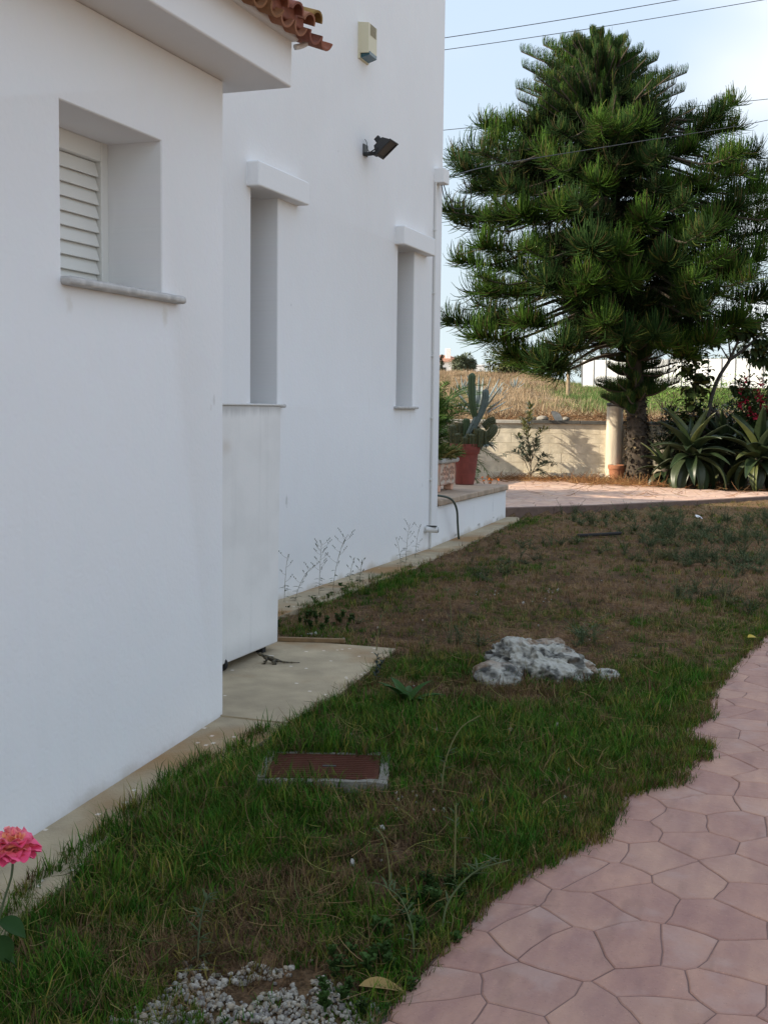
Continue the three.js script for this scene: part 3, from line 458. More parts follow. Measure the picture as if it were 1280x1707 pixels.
{ // the low terrace beyond the corner
  const t = thing('terrace', 'low white terrace plinth with tan stone slab top beyond house corner', 'terrace', [0, 0, 0]);
  const map = wallTex(512, 256, 13.2, 16.7, -0.1, 0.5, 340, [[15.85, 0.28, 0.008, 0.18, [0.3, 0.3, 0.3], 0.9], [15.9, 0.13, 0.03, 0.015, [0.25, 0.25, 0.24], 0.9], [14.9, 0.25, 0.006, 0.2, [0.55, 0.54, 0.52], 0.7], [14.1, 0.06, 0.08, 0.02, [0.3, 0.29, 0.27], 0.8], [15.15, 0.10, 0.08, 0.02, [0.28, 0.27, 0.25], 0.8], [16.1, 0.09, 0.06, 0.03, [0.28, 0.27, 0.25], 0.8]]);
  part('wall', wallUV(wallSlab(XW - 0.006, 0.35, 13.3, 16.56, -0.15, 0.467, [], 0.008), 13.2, 16.7, -0.1, 0.5), mat([1, 1, 1], 0.88, { map, bumpMap: rep(fine, 3.5, 0.6), bumpScale: 0.002 }), t);
  part('end_wall', at(rbox(5.6, 0.6, 0.25, 0.01), XW - 3.15, 0.165, -16.44), M.white, t);
  const sm = mat([0.52, 0.385, 0.27], 0.7, { map: rep(mottled, 0.7), bumpMap: concreteBump, bumpScale: 0.002 });
  for (let i = 0; i < 4; i++) for (let j = 0; j < 3; j++) { const z0 = -13.335 - i * 0.80, len = i === 3 ? 0.785 : 0.797; part('slab', at(rbox(j ? 1.395 : 1.12, 0.08, len, 0.022, 4), XW + 0.04 - (j ? 1.12 + 0.70 + (j - 1) * 1.4 : 0.56) + 0.0, 0.512, z0 - 0.40), sm, t); }
}
{ const t = top('garden_hose', tube([V(XW - 0.12, 0.60, -13.36), V(XW + 0.03, 0.585, -13.42), V(XW + 0.10, 0.54, -13.55), V(XW + 0.12, 0.42, -13.70), V(XW + 0.09, 0.22, -13.86), V(XW + 0.075, 0.05, -13.96), V(XW + 0.07, 0.025, -14.0)], 0.013, 40, 8), mat([0.05, 0.07, 0.055], 0.5), 'dark green hose hanging over the edge of the stone terrace slab', 'hose'); }
{ // unseen wall added to cast slanting shade on the garden wall
  const t = thing('added_shade_wall', 'unseen wall added behind the terrace to cast slanting shade', 'wall', [-8.35, 0.2, -21.4]);
  part('wall', at(rbox(0.25, 1.58, 4.4, 0.01), 0, 0.79, 0.0), M.white, t);
  part('coping', at(rbox(0.34, 0.07, 4.44, 0.01), 0, 1.62, 0.0), M.greyConcrete, t);
}

// ------------------------------------------------------------------ the garden wall and what stands on it
{
  const t = thing('garden_wall', 'low cream block garden wall with dark coping in front of the dry field', 'wall', fromDS(24.95, 0, 0), YAW - 0.12);
  const creams = [[0.82, 0.74, 0.58], [0.80, 0.72, 0.56], [0.84, 0.76, 0.60]].map((c) => mat(c, 0.9, { map: rep(mottled, 0.9), bumpMap: rep(fine, 2), bumpScale: 0.006 }));
  const mortar = mat([0.69, 0.61, 0.46], 0.95, { bumpMap: rep(fine, 2), bumpScale: 0.004 }), r = rng(71);
  part('mortar', at(rbox(15.6, 1.3, 0.17, 0.004), 4.6, 0.67, -0.089), mortar, t);
  for (let c = 0; c < 5; c++) for (let i = 0; i < 31; i++) { const x = -3 + i * 0.51 + (c % 2) * 0.255; const g = rbox(0.503, 0.192, 0.05, 0.005); const b = part('block', g, creams[Math.floor(r() * 3)], t); b.position.set(x, 0.437 + c * 0.198, -0.024 + 0.004 * (r() - 0.5)); b.rotation.set(0.006 * (r() - 0.5), 0.006 * (r() - 0.5), 0.004 * (r() - 0.5)); }
  part('ledge', at(rbox(15.6, 0.22, 0.15, 0.012), 4.6, 0.232, 0.0), creams[0], t);
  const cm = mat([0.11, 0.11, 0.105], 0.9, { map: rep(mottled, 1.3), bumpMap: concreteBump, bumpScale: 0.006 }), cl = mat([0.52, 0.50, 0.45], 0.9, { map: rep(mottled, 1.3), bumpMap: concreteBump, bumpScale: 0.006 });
  for (let i = 0; i < 13; i++) { const x = -2.6 + i * 1.2; part('coping', at(rbox(1.194, 0.07, 0.31, 0.012), x, 1.366 + 0.004 * (r() - 0.5), -0.085), x < 3.2 ? cl : cm, t); }  // paler copings at the left carry sunlight in their colour
  const p = thing('wall_pillar', 'round cream pillar rising from garden wall behind the pine trunk', 'pillar', fromDS(24.30, 4.63, 0.18));
  const pg = lathe([[0, 0], [0.175, 0], [0.172, 0.1], [0.168, 0.6], [0.165, 1.2], [0.162, 1.48], [0.15, 1.53], [0.08, 1.545], [0, 1.545]], 28);
  part('shaft', pg, mat([0.76, 0.67, 0.53], 0.9, { map: rep(mottled, 2, 1), bumpMap: rep(fine, 3, 3), bumpScale: 0.006 }), p);
  part('cap', at(lathe([[0, 0], [0.166, 0], [0.172, 0.02], [0.16, 0.06], [0, 0.075]], 28), 0, 1.53, 0), cm, p);
  // a broken pale plate leaning on the coping
  const q = fromDS(COPE_D + 0.02, 3.46, 1.41);
  const sh = new THREE.CylinderGeometry(0.17, 0.15, 0.02, 20, 1, false, 0.2, 3.3); sh.rotateX(1.2); sh.rotateY(YAW + 0.3); sh.translate(q.x, q.y + 0.02, q.z);
  top('broken_plate', boxUV(sh), mat([0.55, 0.57, 0.58], 0.5, { map: rep(mottled, 3), side: THREE.DoubleSide }), 'pale broken plate leaning on coping of the garden wall', 'plate');
  for (const [s, dx, h] of [[3.22, 0, 0.12], [3.0, 0.1, 0.09], [3.7, 0.05, 0.08]]) { const g = new THREE.IcosahedronGeometry(h, 2), pp = g.attributes.position; for (let i = 0; i < pp.count; i++) { const k = 0.7 + 0.6 * fbm3(pp.getX(i) * 9 + s, pp.getY(i) * 9, pp.getZ(i) * 9, 3, 12); pp.setXYZ(i, pp.getX(i) * k, pp.getY(i) * k * 0.6, pp.getZ(i) * k); } g.computeVertexNormals(); const o = fromDS(COPE_D + 0.08 + dx * 0.5, s, 1.41); g.translate(o.x, o.y + 0.02, o.z); top('rubble', boxUV(g), M.greyConcrete, s === 3.22 ? 'grey rubble lump left of the broken plate on the wall' : s === 3.0 ? 'small rubble piece farthest left of the broken plate' : 'small rubble piece right of the broken plate on the wall', 'rubble', 'rubble lumps on the garden wall'); }
}
// ------------------------------------------------------------------ pots
{
  const t = thing('cactus_pot', 'large red terracotta pot with thick banded rim holding cacti', 'flower pot', [-4.72, 0.552, -16.22]);
  const m = mat([0.28, 0.06, 0.042], 0.75, { map: rep(mottled, 3), bumpMap: rep(fine, 3), bumpScale: 0.002 });
  part('pot', lathe([[0, 0], [0.125, 0], [0.132, 0.015], [0.150, 0.14], [0.154, 0.15], [0.152, 0.16], [0.168, 0.30], [0.172, 0.31], [0.170, 0.32], [0.180, 0.425], [0.194, 0.435], [0.200, 0.45], [0.206, 0.475], [0.206, 0.49], [0.212, 0.50], [0.216, 0.56], [0.214, 0.572], [0.204, 0.575], [0.196, 0.57], [0.19, 0.52], [0, 0.51]], 48), m, t);
  part('soil', at(boxUV(new THREE.CylinderGeometry(0.192, 0.192, 0.02, 32)), 0, 0.525, 0), mat([0.05, 0.035, 0.025], 1), t);
}
{
  const t = thing('stone_planter', 'whitewashed rectangular planter with raised floral relief on short feet', 'planter', [-4.74, 0.552, -14.80]); t.scale.z = 0.84;
  const m = mat([0.62, 0.45, 0.36], 0.85, { map: colorTex(256, 256, (u, v) => { const n = smooth(0.35, 0.7, fbm(u * 10, v * 10, 4, 500, 10)); return [mix(1.0, 0.85, n), mix(0.78, 0.98, n), mix(0.66, 0.98, n)]; }), bumpMap: rep(fine, 3), bumpScale: 0.003 });
  const rimM = mat([0.68, 0.65, 0.60], 0.85, { map: rep(mottled, 4), bumpMap: rep(fine, 3), bumpScale: 0.003 });
  part('box', at(rbox(0.40, 0.29, 0.86, 0.02, 3), 0, 0.225, 0), m, t);
  part('rim', join([tube([V(-0.21, 0.395, -0.44), V(0.21, 0.395, -0.44)], 0.036, 4, 12), tube([V(-0.21, 0.395, 0.44), V(0.21, 0.395, 0.44)], 0.036, 4, 12), tube([V(0.21, 0.395, -0.45), V(0.212, 0.395, 0.45)], 0.0365, 4, 12), tube([V(-0.21, 0.395, -0.45), V(-0.212, 0.395, 0.45)], 0.0365, 4, 12)]), rimM, t);
  part('soil', at(rbox(0.38, 0.02, 0.84, 0.003), 0, 0.375, 0), mat([0.05, 0.035, 0.025], 1), t);
  for (const [x, z] of [[-0.14, -0.3], [0.14, -0.3], [-0.14, 0.36], [0.14, 0.36]]) part('foot', at(rbox(0.11, 0.09, 0.12, 0.015), x, 0.045, z), m, t);
  const rm = mat([0.56, 0.36, 0.27], 0.9, { map: rep(mottled, 4) }), relief = [], r = rng(81);
  const X = 0.203, sp = (cz, cy, dir, R) => { const p = []; for (let i = 0; i <= 14; i++) { const a = i / 14 * 4.6, q = R * (1 - i / 17); p.push(V(X, cy + Math.sin(a) * q, cz + dir * Math.cos(a) * q)); } return tube(p, 0.006, 20, 6); };
  for (let i = 0; i < 26; i++) relief.push(sp(-0.31 + 0.62 * (i % 9) / 8 + 0.03 * (r() - 0.5), 0.15 + 0.065 * Math.floor(i / 9) + 0.03 * (r() - 0.5), r() < 0.5 ? 1 : -1, 0.02 + 0.03 * r()));
  relief.push(tube([V(X, 0.11, -0.38), V(X, 0.34, -0.38), V(X, 0.345, 0), V(X, 0.34, 0.38), V(X, 0.11, 0.38), V(X, 0.105, 0)], 0.008, 60, 6, true));
  part('relief', join(relief), rm, t);
}
{
  const p = onPlane(1027, 801, 'y', 0.2);
  const t = thing('small_pot', 'small orange terracotta pot standing against the pillar by pine trunk', 'flower pot', fromDS(23.98, 4.64, 0.19));
  part('pot', lathe([[0, 0], [0.12, 0], [0.128, 0.02], [0.152, 0.18], [0.16, 0.26], [0.178, 0.268], [0.182, 0.33], [0.178, 0.345], [0.16, 0.345], [0.15, 0.31], [0, 0.30]], 36), mat([0.46, 0.19, 0.095], 0.8, { map: rep(mottled, 3), bumpMap: rep(fine, 3), bumpScale: 0.002 }), t);
}
// ------------------------------------------------------------------ rock, cover, small things on the ground
function rockGeo(rx, ry, rz, seed, detail = 34) {
  const g = mergeVertices(new THREE.IcosahedronGeometry(1, detail).deleteAttribute('uv').deleteAttribute('normal')), p = g.attributes.position, col = [], v = V(0, 0, 0);
  for (let i = 0; i < p.count; i++) {
    v.fromBufferAttribute(p, i).normalize(); const x = v.x * rx * 2.2, y = v.y * ry * 2.2, z = v.z * rz * 2.2;
    const big = fbm3(x * 1.3 + seed, y * 1.3, z * 1.3, 3, seed) - 0.5, f = fbm3(x * 14, y * 14, z * 14, 3, seed + 9) - 0.5;
    const rid = 1 - Math.abs(fbm3(x * 3.2 + 9, y * 3.2, z * 3.2, 4, seed + 61) - 0.5) * 2;
    const mask = smooth(0.42, 0.62, fbm3(x * 2, y * 2, z * 2, 2, seed + 71)), hole = smooth(0.44, 0.14, worley3(x * 5, y * 5, z * 5, seed)[0]) * mask, pock = smooth(0.40, 0.12, worley3(x * 13, y * 13, z * 13, seed + 3)[0]);
    const k = 1 + 0.7 * big + 0.22 * (rid * rid - 0.7) + 0.17 * f - 0.13 * hole - 0.035 * pock + 0.26 * (worley3(x * 1.7 + 3, y * 1.7, z * 1.7, seed + 5)[0] - 0.5);
    p.setXYZ(i, v.x * rx * k, v.y * ry * k, v.z * rz * k);
    const dark = clamp(hole * 0.95 + pock * 0.25 + 0.85 * smooth(0.46, 0.60, fbm3(x * 8, y * 11, z * 8, 6, seed + 33)) * (0.5 + 0.5 * smooth(0.4, 0.6, fbm3(x * 20, y * 20, z * 20, 3, seed + 85))) + 0.3 * smooth(0.5, 0.8, fbm3(x * 40, y * 40, z * 40, 2, seed + 91))), moss = smooth(0.56, 0.68, fbm3(x * 3, y * 3, z * 3, 3, seed + 41)) * 0.6;
    let c = [mix(0.40, 0.04, dark), mix(0.385, 0.039, dark), mix(0.33, 0.034, dark)]; c = [mix(c[0], 0.24, moss), mix(c[1], 0.15, moss), mix(c[2], 0.085, moss)]; col.push(...c);
  }
  g.setAttribute('color', new THREE.Float32BufferAttribute(col, 3)); g.computeVertexNormals(); return clean(g);
}
{
  const m = mat([1, 1, 1], 0.95, { vertexColors: true, bumpMap: rep(fine, 5), bumpScale: 0.014 });
  const o = onGround(893, 1128);
  const g = rockGeo(0.36, 0.235, 0.27, 7, 64); g.rotateZ(-0.08); g.rotateY(YAW);
  const rock = top('limestone_rock', g, m, 'large pitted grey limestone rock half buried in the lawn', 'rock'); rock.position.set(o.x + 0.0, o.y - 0.005, o.z - 0.10);
  const g2 = rockGeo(0.14, 0.09, 0.13, 17, 30), o2 = onGround(822, 1138); const r2 = top('limestone_rock', g2, m, 'small limestone rock at left foot of the large pitted rock', 'rock'); r2.position.set(o2.x, o2.y + 0.02, o2.z);
  const g3 = rockGeo(0.075, 0.05, 0.08, 27, 14), o3 = onGround(1018, 1130); const r3 = top('limestone_rock', g3, m, 'low limestone lump at right end of the large pitted rock', 'rock'); r3.position.set(o3.x - 0.03, o3.y - 0.005, o3.z);
}
{
  const t = thing('manhole_cover', 'rusty square manhole cover in pale concrete rim sunk in grass', 'manhole cover', [-2.04, -0.066, -4.86], 0.32);
  const rust = matte([0.088, 0.036, 0.022], 0.85, 0.15, { map: rep(colorTex(256, 256, (u, v) => { const n = fbm(u * 8, v * 8, 5, 510, 8); return [mix(0.7, 1.3, n), mix(0.65, 1.2, n), mix(0.6, 1.3, n)].map((x) => x * 0.9); }), 3), bumpMap: rep(fine, 6), bumpScale: 0.002 });
  const cm = mat([0.27, 0.25, 0.20], 0.95, { map: rep(mottled, 6), bumpMap: concreteBump, bumpScale: 0.008 }), r = rng(91);
  part('lid', at(rbox(0.49, 0.022, 0.36, 0.006), 0, 0.058, 0), rust, t);
  for (let i = 0; i < 12; i++) part('rib', at(rbox(0.45, 0.004, 0.012, 0.002), 0, 0.0695, -0.155 + i * 0.028), rust, t);
  part('lifting_slot', at(rbox(0.06, 0.004, 0.018, 0.001), 0.02, 0.0705, 0.012), M.black, t);
  for (const [w, d, x, z] of [[0.57, 0.04, 0, 0.203], [0.57, 0.04, 0, -0.203], [0.038, 0.36, 0.267, 0], [0.038, 0.36, -0.267, 0]]) {
    const g = new THREE.BoxGeometry(w, 0.13, d, Math.round(w * 40), 4, Math.round(d * 40)), p = g.attributes.position;
    for (let i = 0; i < p.count; i++) { const k = 0.012; p.setXYZ(i, p.getX(i) + k * (fbm3(p.getX(i) * 30 + x, p.getY(i) * 30, p.getZ(i) * 30 + z, 2, 5) - 0.5), p.getY(i) + 1.6 * k * (fbm3(p.getX(i) * 22 + x, p.getY(i) * 22, p.getZ(i) * 22 + z, 2, 6) - 0.5), p.getZ(i) + k * (fbm3(p.getX(i) * 30 + x, p.getY(i) * 30, p.getZ(i) * 30 + z, 2, 7) - 0.5)); }
    g.computeVertexNormals(); part('rim', at(boxUV(g), x, 0.0, z), cm, t);
  }
}
{
  // pebble patch at the lower edge
  const r = rng(101), list = [], ico = new THREE.IcosahedronGeometry(1, 1), p = ico.attributes.position; const jit = {}; for (let i = 0; i < p.count; i++) { const key = [p.getX(i), p.getY(i), p.getZ(i)].map((v) => v.toFixed(3)).join(); jit[key] ??= 0.75 + 0.5 * r(); p.setXYZ(i, p.getX(i) * jit[key], p.getY(i) * jit[key], p.getZ(i) * jit[key]); }
  const peb = toCreasedNormals(ico, 0.9);
  for (let i = 0; i < 3400; i++) { const a = r() * 6.283, q = Math.sqrt(r()); const x = -1.44 + Math.cos(a) * q * 0.42 + 0.1 * (r() - 0.5), z = -3.0 + Math.sin(a) * q * 0.36; if (fbm(x * 9, z * 9, 3, 150) < 0.36 + 0.22 * q * q) continue; const s = 0.0045 + 0.0085 * r() * r(); const k = r(); list.push([placed(V(x, groundY(x, z) + s * 0.4 + 0.004, z), new THREE.Quaternion().setFromEuler(new THREE.Euler(r() * 6, r() * 6, r() * 6)), V(s * (0.8 + 0.6 * r()), s * 0.75, s)), k < 0.7 ? ((q2) => lin(0.20 + 0.24 * q2, 0.18 + 0.225 * q2, 0.145 + 0.19 * q2))(r()) : k < 0.88 ? lin(0.34, 0.28, 0.2) : lin(0.2, 0.18, 0.16)]); }
  const g = instanced('gravel', peb, mat([1, 1, 1], 0.8), list, scene); tag(g, 'pale pebbles scattered in the lawn at the lower edge', 'gravel', null, 'stuff');
  const litter = []; for (let i = 0; i < 90; i++) { let x, z; if (i < 20) { const q = onGround(780 + r() * 150, 985 + r() * 25); x = q.x; z = q.z; } else if (i < 30) { const q = onGround(480 + r() * 90, 1060 + r() * 12); x = q.x; z = q.z; } else if (i < 46) { const q = onGround(640 + r() * 120, 1310 + r() * 60); x = q.x; z = q.z; } else { const q = onGround(560 + r() * 500, 880 + r() * 600); x = q.x; z = q.z; if (onPath(x, z)) continue; } const s = 0.004 + 0.009 * r() * r(); litter.push([placed(V(x, Math.max(groundY(x, z), levelAt(z) - 0.01) + s * 0.5 + 0.012, z), new THREE.Quaternion().setFromEuler(new THREE.Euler(r() * 6, r() * 6, r() * 6)), V(s * 1.4, s * 0.7, s)), lin(0.36, 0.34, 0.29)]); }
  const c = instanced('stone_chips', peb, mat([1, 1, 1], 0.8), litter, scene); tag(c, 'small white stone chips strewn over the dry lawn', 'gravel', null, 'stuff');
}
function flatLeaf(len, wid, curl, fold, nx = 8, nz = 4, thick = 0.001, shape = (t) => Math.sin(Math.PI * Math.pow(t, 0.8))) {    // lies along +x, its tip bending down by curl (radians)
  const pos = [], idx = [], uv = []; let x = 0, y = 0;
  const pts = []; for (let i = 0; i <= nx; i++) { const t = i / nx; pts.push([x, y, curl * t]); x += len / nx * Math.cos(curl * (t + 0.5 / nx)); y -= len / nx * Math.sin(curl * (t + 0.5 / nx)); }
  for (const s of [0.5, -0.5]) for (let i = 0; i <= nx; i++) for (let j = 0; j <= nz; j++) { const t = i / nx, a = j / nz * 2 - 1, w = Math.max(0.0008, wid / 2 * shape(t)), [px, py, an] = pts[i]; const up = fold * Math.abs(a) * w + s * thick; pos.push(px + Math.sin(an) * up, py + Math.cos(an) * up, a * w); uv.push(t * len, a * w); }
  const n = nz + 1, off = (nx + 1) * n; for (let i = 0; i < nx; i++) for (let j = 0; j < nz; j++) { const a = i * n + j; idx.push(a, a + 1, a + n, a + 1, a + n + 1, a + n); const b = a + off; idx.push(b, b + n, b + 1, b + 1, b + n, b + n + 1); }
  const rim = []; for (let i = 0; i <= nx; i++) rim.push(i * n); for (let j = 1; j < n; j++) rim.push(nx * n + j); for (let i = nx - 1; i >= 0; i--) rim.push(i * n + nz); for (let j = nz - 1; j > 0; j--) rim.push(j);
  for (let k = 0; k < rim.length; k++) { const a = rim[k], b = rim[(k + 1) % rim.length]; idx.push(a, b, a + off, b, b + off, a + off); }
  const g = new THREE.BufferGeometry(); g.setAttribute('position', new THREE.Float32BufferAttribute(pos, 3)); g.setAttribute('uv', new THREE.Float32BufferAttribute(uv, 2)); g.setIndex(idx); g.computeVertexNormals(); return g;
}
{
  const yl = mat([0.42, 0.30, 0.03], 0.7), br = mat([0.26, 0.17, 0.05], 0.8);
  const a = onGround(1245, 1071); const l1 = top('fallen_leaf', flatLeaf(0.075, 0.05, 0.7, 0.3), yl, 'bright yellow fallen leaf at far edge of the pink path', 'leaf'); l1.position.set(a.x, a.y + 0.035, a.z); l1.rotation.set(0.3, 0.6, 0.1);
  const b = onGround(598, 1668); const l2 = top('fallen_leaf', flatLeaf(0.15, 0.055, 0.5, 0.5), br, 'dry tan fallen leaf in grass beside the pebble patch', 'leaf'); l2.position.set(b.x, b.y + 0.045, b.z); l2.rotation.set(0.2, 0.5, -0.1);
  const c = onGround(1158, 864); const s = flatLeaf(0.16, 0.1, 1.2, -0.7, 8, 6, 0.004, (t) => 0.6 + 0.4 * Math.sin(t * 9)); const l3 = top('paper_scrap', s, mat([0.7, 0.71, 0.72], 0.6), 'crumpled white scrap lying on dry grass near the kerb', 'litter'); l3.position.set(c.x, c.y + 0.05, c.z); l3.rotation.y = 0.4;
  const d0 = onGround(962, 897), d1 = onGround(1034, 893); top('dark_stick', tube([V(d0.x, d0.y + 0.03, d0.z), V((d0.x + d1.x) / 2, d0.y + 0.035, (d0.z + d1.z) / 2 + 0.02), V(d1.x, d1.y + 0.03, d1.z)], 0.022, 10, 7), mat([0.02, 0.018, 0.016], 0.9), 'dark stick lying across the brown lawn', 'stick');
  const e0 = onGround(463, 1074), e1 = onGround(575, 1077); const pl = rbox(Math.hypot(e1.x - e0.x, e1.z - e0.z), 0.028, 0.035, 0.004); pl.rotateY(Math.atan2(-(e1.z - e0.z), e1.x - e0.x)); top('timber_batten', at(pl, (e0.x + e1.x) / 2, 0.036, (e0.z + e1.z) / 2), mat([0.30, 0.19, 0.09], 0.85, { map: rep(mottled, 3) }), 'thin weathered timber batten along far edge of concrete slab', 'batten');
}
// ------------------------------------------------------------------ the lizard
function bodyMesh(caps, centre, half, res, blend) {       // caps: [a, b, ra, rb] tapered capsules joined smoothly
  const mc = new MarchingCubes(res, new THREE.MeshStandardMaterial(), false, false, 200000); mc.isolation = 0;
  const n = res, f = mc.field;
  for (let k = 0; k < n; k++) for (let j = 0; j < n; j++) for (let i = 0; i < n; i++) {
    const x = centre[0] + (i - n / 2) / (n / 2) * half, y = centre[1] + (j - n / 2) / (n / 2) * half, z = centre[2] + (k - n / 2) / (n / 2) * half; let d = 1e3;
    for (const [a, b, ra, rb] of caps) { const ex = b[0] - a[0], ey = b[1] - a[1], ez = b[2] - a[2], L = ex * ex + ey * ey + ez * ez + 1e-12, t = clamp(((x - a[0]) * ex + (y - a[1]) * ey + (z - a[2]) * ez) / L), q = Math.hypot(x - a[0] - ex * t, y - a[1] - ey * t, z - a[2] - ez * t) - mix(ra, rb, t); const h = clamp(0.5 + 0.5 * (d - q) / blend); d = mix(d, q, h) - blend * h * (1 - h); }
    f[i + j * n + k * n * n] = -d;
  }
  mc.update(); const cnt = mc.count, g = new THREE.BufferGeometry(); const P = new Float32Array(mc.positionArray.slice(0, cnt * 3)), N = new Float32Array(mc.normalArray.slice(0, cnt * 3));
  for (let i = 0; i < cnt; i++) for (let q = 0; q < 3; q++) P[i * 3 + q] = centre[q] + P[i * 3 + q] * half;
  g.setAttribute('position', new THREE.BufferAttribute(P, 3)); g.setAttribute('normal', new THREE.BufferAttribute(N, 3)); return boxUV(g);
}
{
  // lies along x: head at -x, tail to +x; nose raised
  const caps = [[[-0.078, 0.050, 0.0], [-0.064, 0.047, 0], 0.0042, 0.0085], [[-0.064, 0.047, 0], [-0.050, 0.040, 0], 0.0088, 0.0062], [[-0.050, 0.040, 0], [-0.036, 0.032, 0], 0.0066, 0.0105], [[-0.036, 0.032, 0], [-0.005, 0.024, 0.002], 0.0115, 0.0125], [[-0.005, 0.024, 0.002], [0.026, 0.015, 0.003], 0.0125, 0.0085], [[0.026, 0.015, 0.003], [0.06, 0.0075, 0.0], 0.0075, 0.0045], [[0.06, 0.0075, 0.0], [0.10, 0.005, -0.006], 0.0045, 0.003], [[0.10, 0.005, -0.006], [0.145, 0.006, -0.002], 0.003, 0.0017],
    ...[1, -1].flatMap((s) => [[[-0.034, 0.027, s * 0.008], [-0.028, 0.020, s * 0.024], 0.0055, 0.0042], [[-0.028, 0.020, s * 0.024], [-0.038, 0.005, s * 0.027], 0.0042, 0.0028], [[-0.038, 0.005, s * 0.027], [-0.052, 0.003, s * 0.031], 0.003, 0.0018], [[-0.038, 0.005, s * 0.027], [-0.050, 0.003, s * 0.024], 0.003, 0.0016],
      [[0.018, 0.015, s * 0.007], [0.004, 0.014, s * 0.027], 0.0068, 0.005], [[0.004, 0.014, s * 0.027], [0.020, 0.005, s * 0.031], 0.005, 0.003], [[0.020, 0.005, s * 0.031], [0.002, 0.003, s * 0.036], 0.003, 0.0018], [[0.020, 0.005, s * 0.031], [0.006, 0.003, s * 0.040], 0.003, 0.0016]])];
  const g = bodyMesh(caps, [0.03, 0.03, 0], 0.118, 92, 0.006);
  const o = onGround(446, 1111), skin = mat([0.115, 0.095, 0.06], 0.8, { map: rep(colorTex(128, 128, (u, v) => { const n = smooth(0.4, 0.65, fbm(u * 10, v * 10, 3, 610, 10)); return [mix(1.25, 0.35, n), mix(1.2, 0.35, n), mix(1.0, 0.35, n)].map((x) => x * 0.75); }), 9), bumpMap: rep(fine, 30), bumpScale: 0.0006 });
  const t = thing('lizard', 'brown mottled lizard with raised head and long tail on concrete slab', 'lizard', [o.x + 0.035, 0.023, o.z]); t.rotation.y = YAW - 0.03; t.scale.setScalar(1.18);
  part('body', g, skin, t);
  for (const s of [1, -1]) part('eye', at(boxUV(new THREE.IcosahedronGeometry(0.0024, 2)), -0.068, 0.051, s * 0.0068), M.black, t);
}
// ------------------------------------------------------------------ the field beyond: post, fence, house
{
  const D = 50, s = (942 - W / 2) / F * D, y = fieldHeight(D, s); const g = tube([V(0, -0.3, 0), V(0.01, 0.6, 0), V(0, 1.22, 0.01)], (t, a) => 0.085 - 0.01 * t, 8, 10);
  const t = top('wooden_post', g, mat([0.36, 0.27, 0.17], 0.9, { map: rep(mottled, 2) }), 'weathered wooden post standing alone in the dry field', 'post'); const p = fromDS(D, s, y); t.position.copy(p);
}
{
  const D = 80, s0 = 13.0, t = thing('site_fence', 'long white panel fence standing across the field behind the pine', 'fence', fromDS(D, s0, 0), YAW - 0.62);
  const m = mat([0.80, 0.81, 0.82], 0.6, { map: rep(mottled, 0.6) }), pm = mat([0.14, 0.14, 0.15], 0.6), r = rng(111), w = 0.86;
  for (let i = 0; i < 30; i++) { const y = 3.12 - i * 0.003; part('panel', at(rbox(w - 0.05, 1.78, 0.03, 0.004), i * w + w / 2, y + 0.93 + 0.015 * (r() - 0.5), 0.0), m, t); part('post', at(rbox(0.07, 1.84 + (i % 5 === 3 ? 0.55 : 0), 0.06, 0.004), i * w, y + 0.9 + (i % 5 === 3 ? 0.27 : 0), 0.02), pm, t); }
  part('rail', at(rbox(25.8, 0.07, 0.05, 0.004), 12.9, 3.12 + 0.03, -0.03), pm, t);
  part('side_panel', at(rbox(0.03, 1.78, 3.0, 0.004), 0.0, 3.12 + 0.93, -1.6), m, t);
}
{
  const D = 130, t = thing('distant_house', 'distant white house with orange tiled roof beyond the dry field', 'house', fromDS(D, 0, 0), YAW);
  const wm = mat([0.80, 0.79, 0.76], 0.8), rm = mat([0.42, 0.20, 0.12], 0.85, { map: rep(mottled, 0.5) });
  const hip = (x0, x1, y0, y1, z0, z1, over) => { const a = [[x0 - over, y0, z1 + over], [x1 + over, y0, z1 + over], [x1 + over, y0, z0 - over], [x0 - over, y0, z0 - over], [x0 + 2, y1, (z0 + z1) / 2], [x1 - 2, y1, (z0 + z1) / 2]], p = []; for (const f of [[0, 1, 5], [0, 5, 4], [1, 2, 5], [2, 3, 4], [2, 4, 5], [3, 0, 4], [0, 2, 1], [0, 3, 2]]) f.forEach((k) => p.push(...a[k])); const g = new THREE.BufferGeometry(); g.setAttribute('position', new THREE.Float32BufferAttribute(p, 3)); g.computeVertexNormals(); return boxUV(g); };
  part('wall', at(rbox(5.6, 5.2, 6, 0.02), 6.0, 4.1, -3), wm, t);
  const roof = part('roof', hip(3.2, 8.8, 6.7, 7.55, -6, 0, 0.3), rm, t); part('chimney', at(rbox(0.55, 1.5, 0.55, 0.02), 6.75, 7.45, -1.6), wm, roof);
  part('annex_wall', at(rbox(2.6, 4.6, 4, 0.02), 9.1, 3.9, 0.5), wm, t); part('annex_parapet', at(rbox(2.7, 0.14, 4.1, 0.02), 9.1, 6.27, 0.5), wm, t);
  for (const x of [6.25, 7.3, 4.6]) { const w = part('window', at(rbox(0.55, 0.8, 0.12, 0.01), x, 5.75, 0.0), mat([0.5, 0.48, 0.45], 0.7), t); part('pane', at(rbox(0.42, 0.66, 0.04, 0.004), x, 5.75, 0.06), M.glass, w); }
}
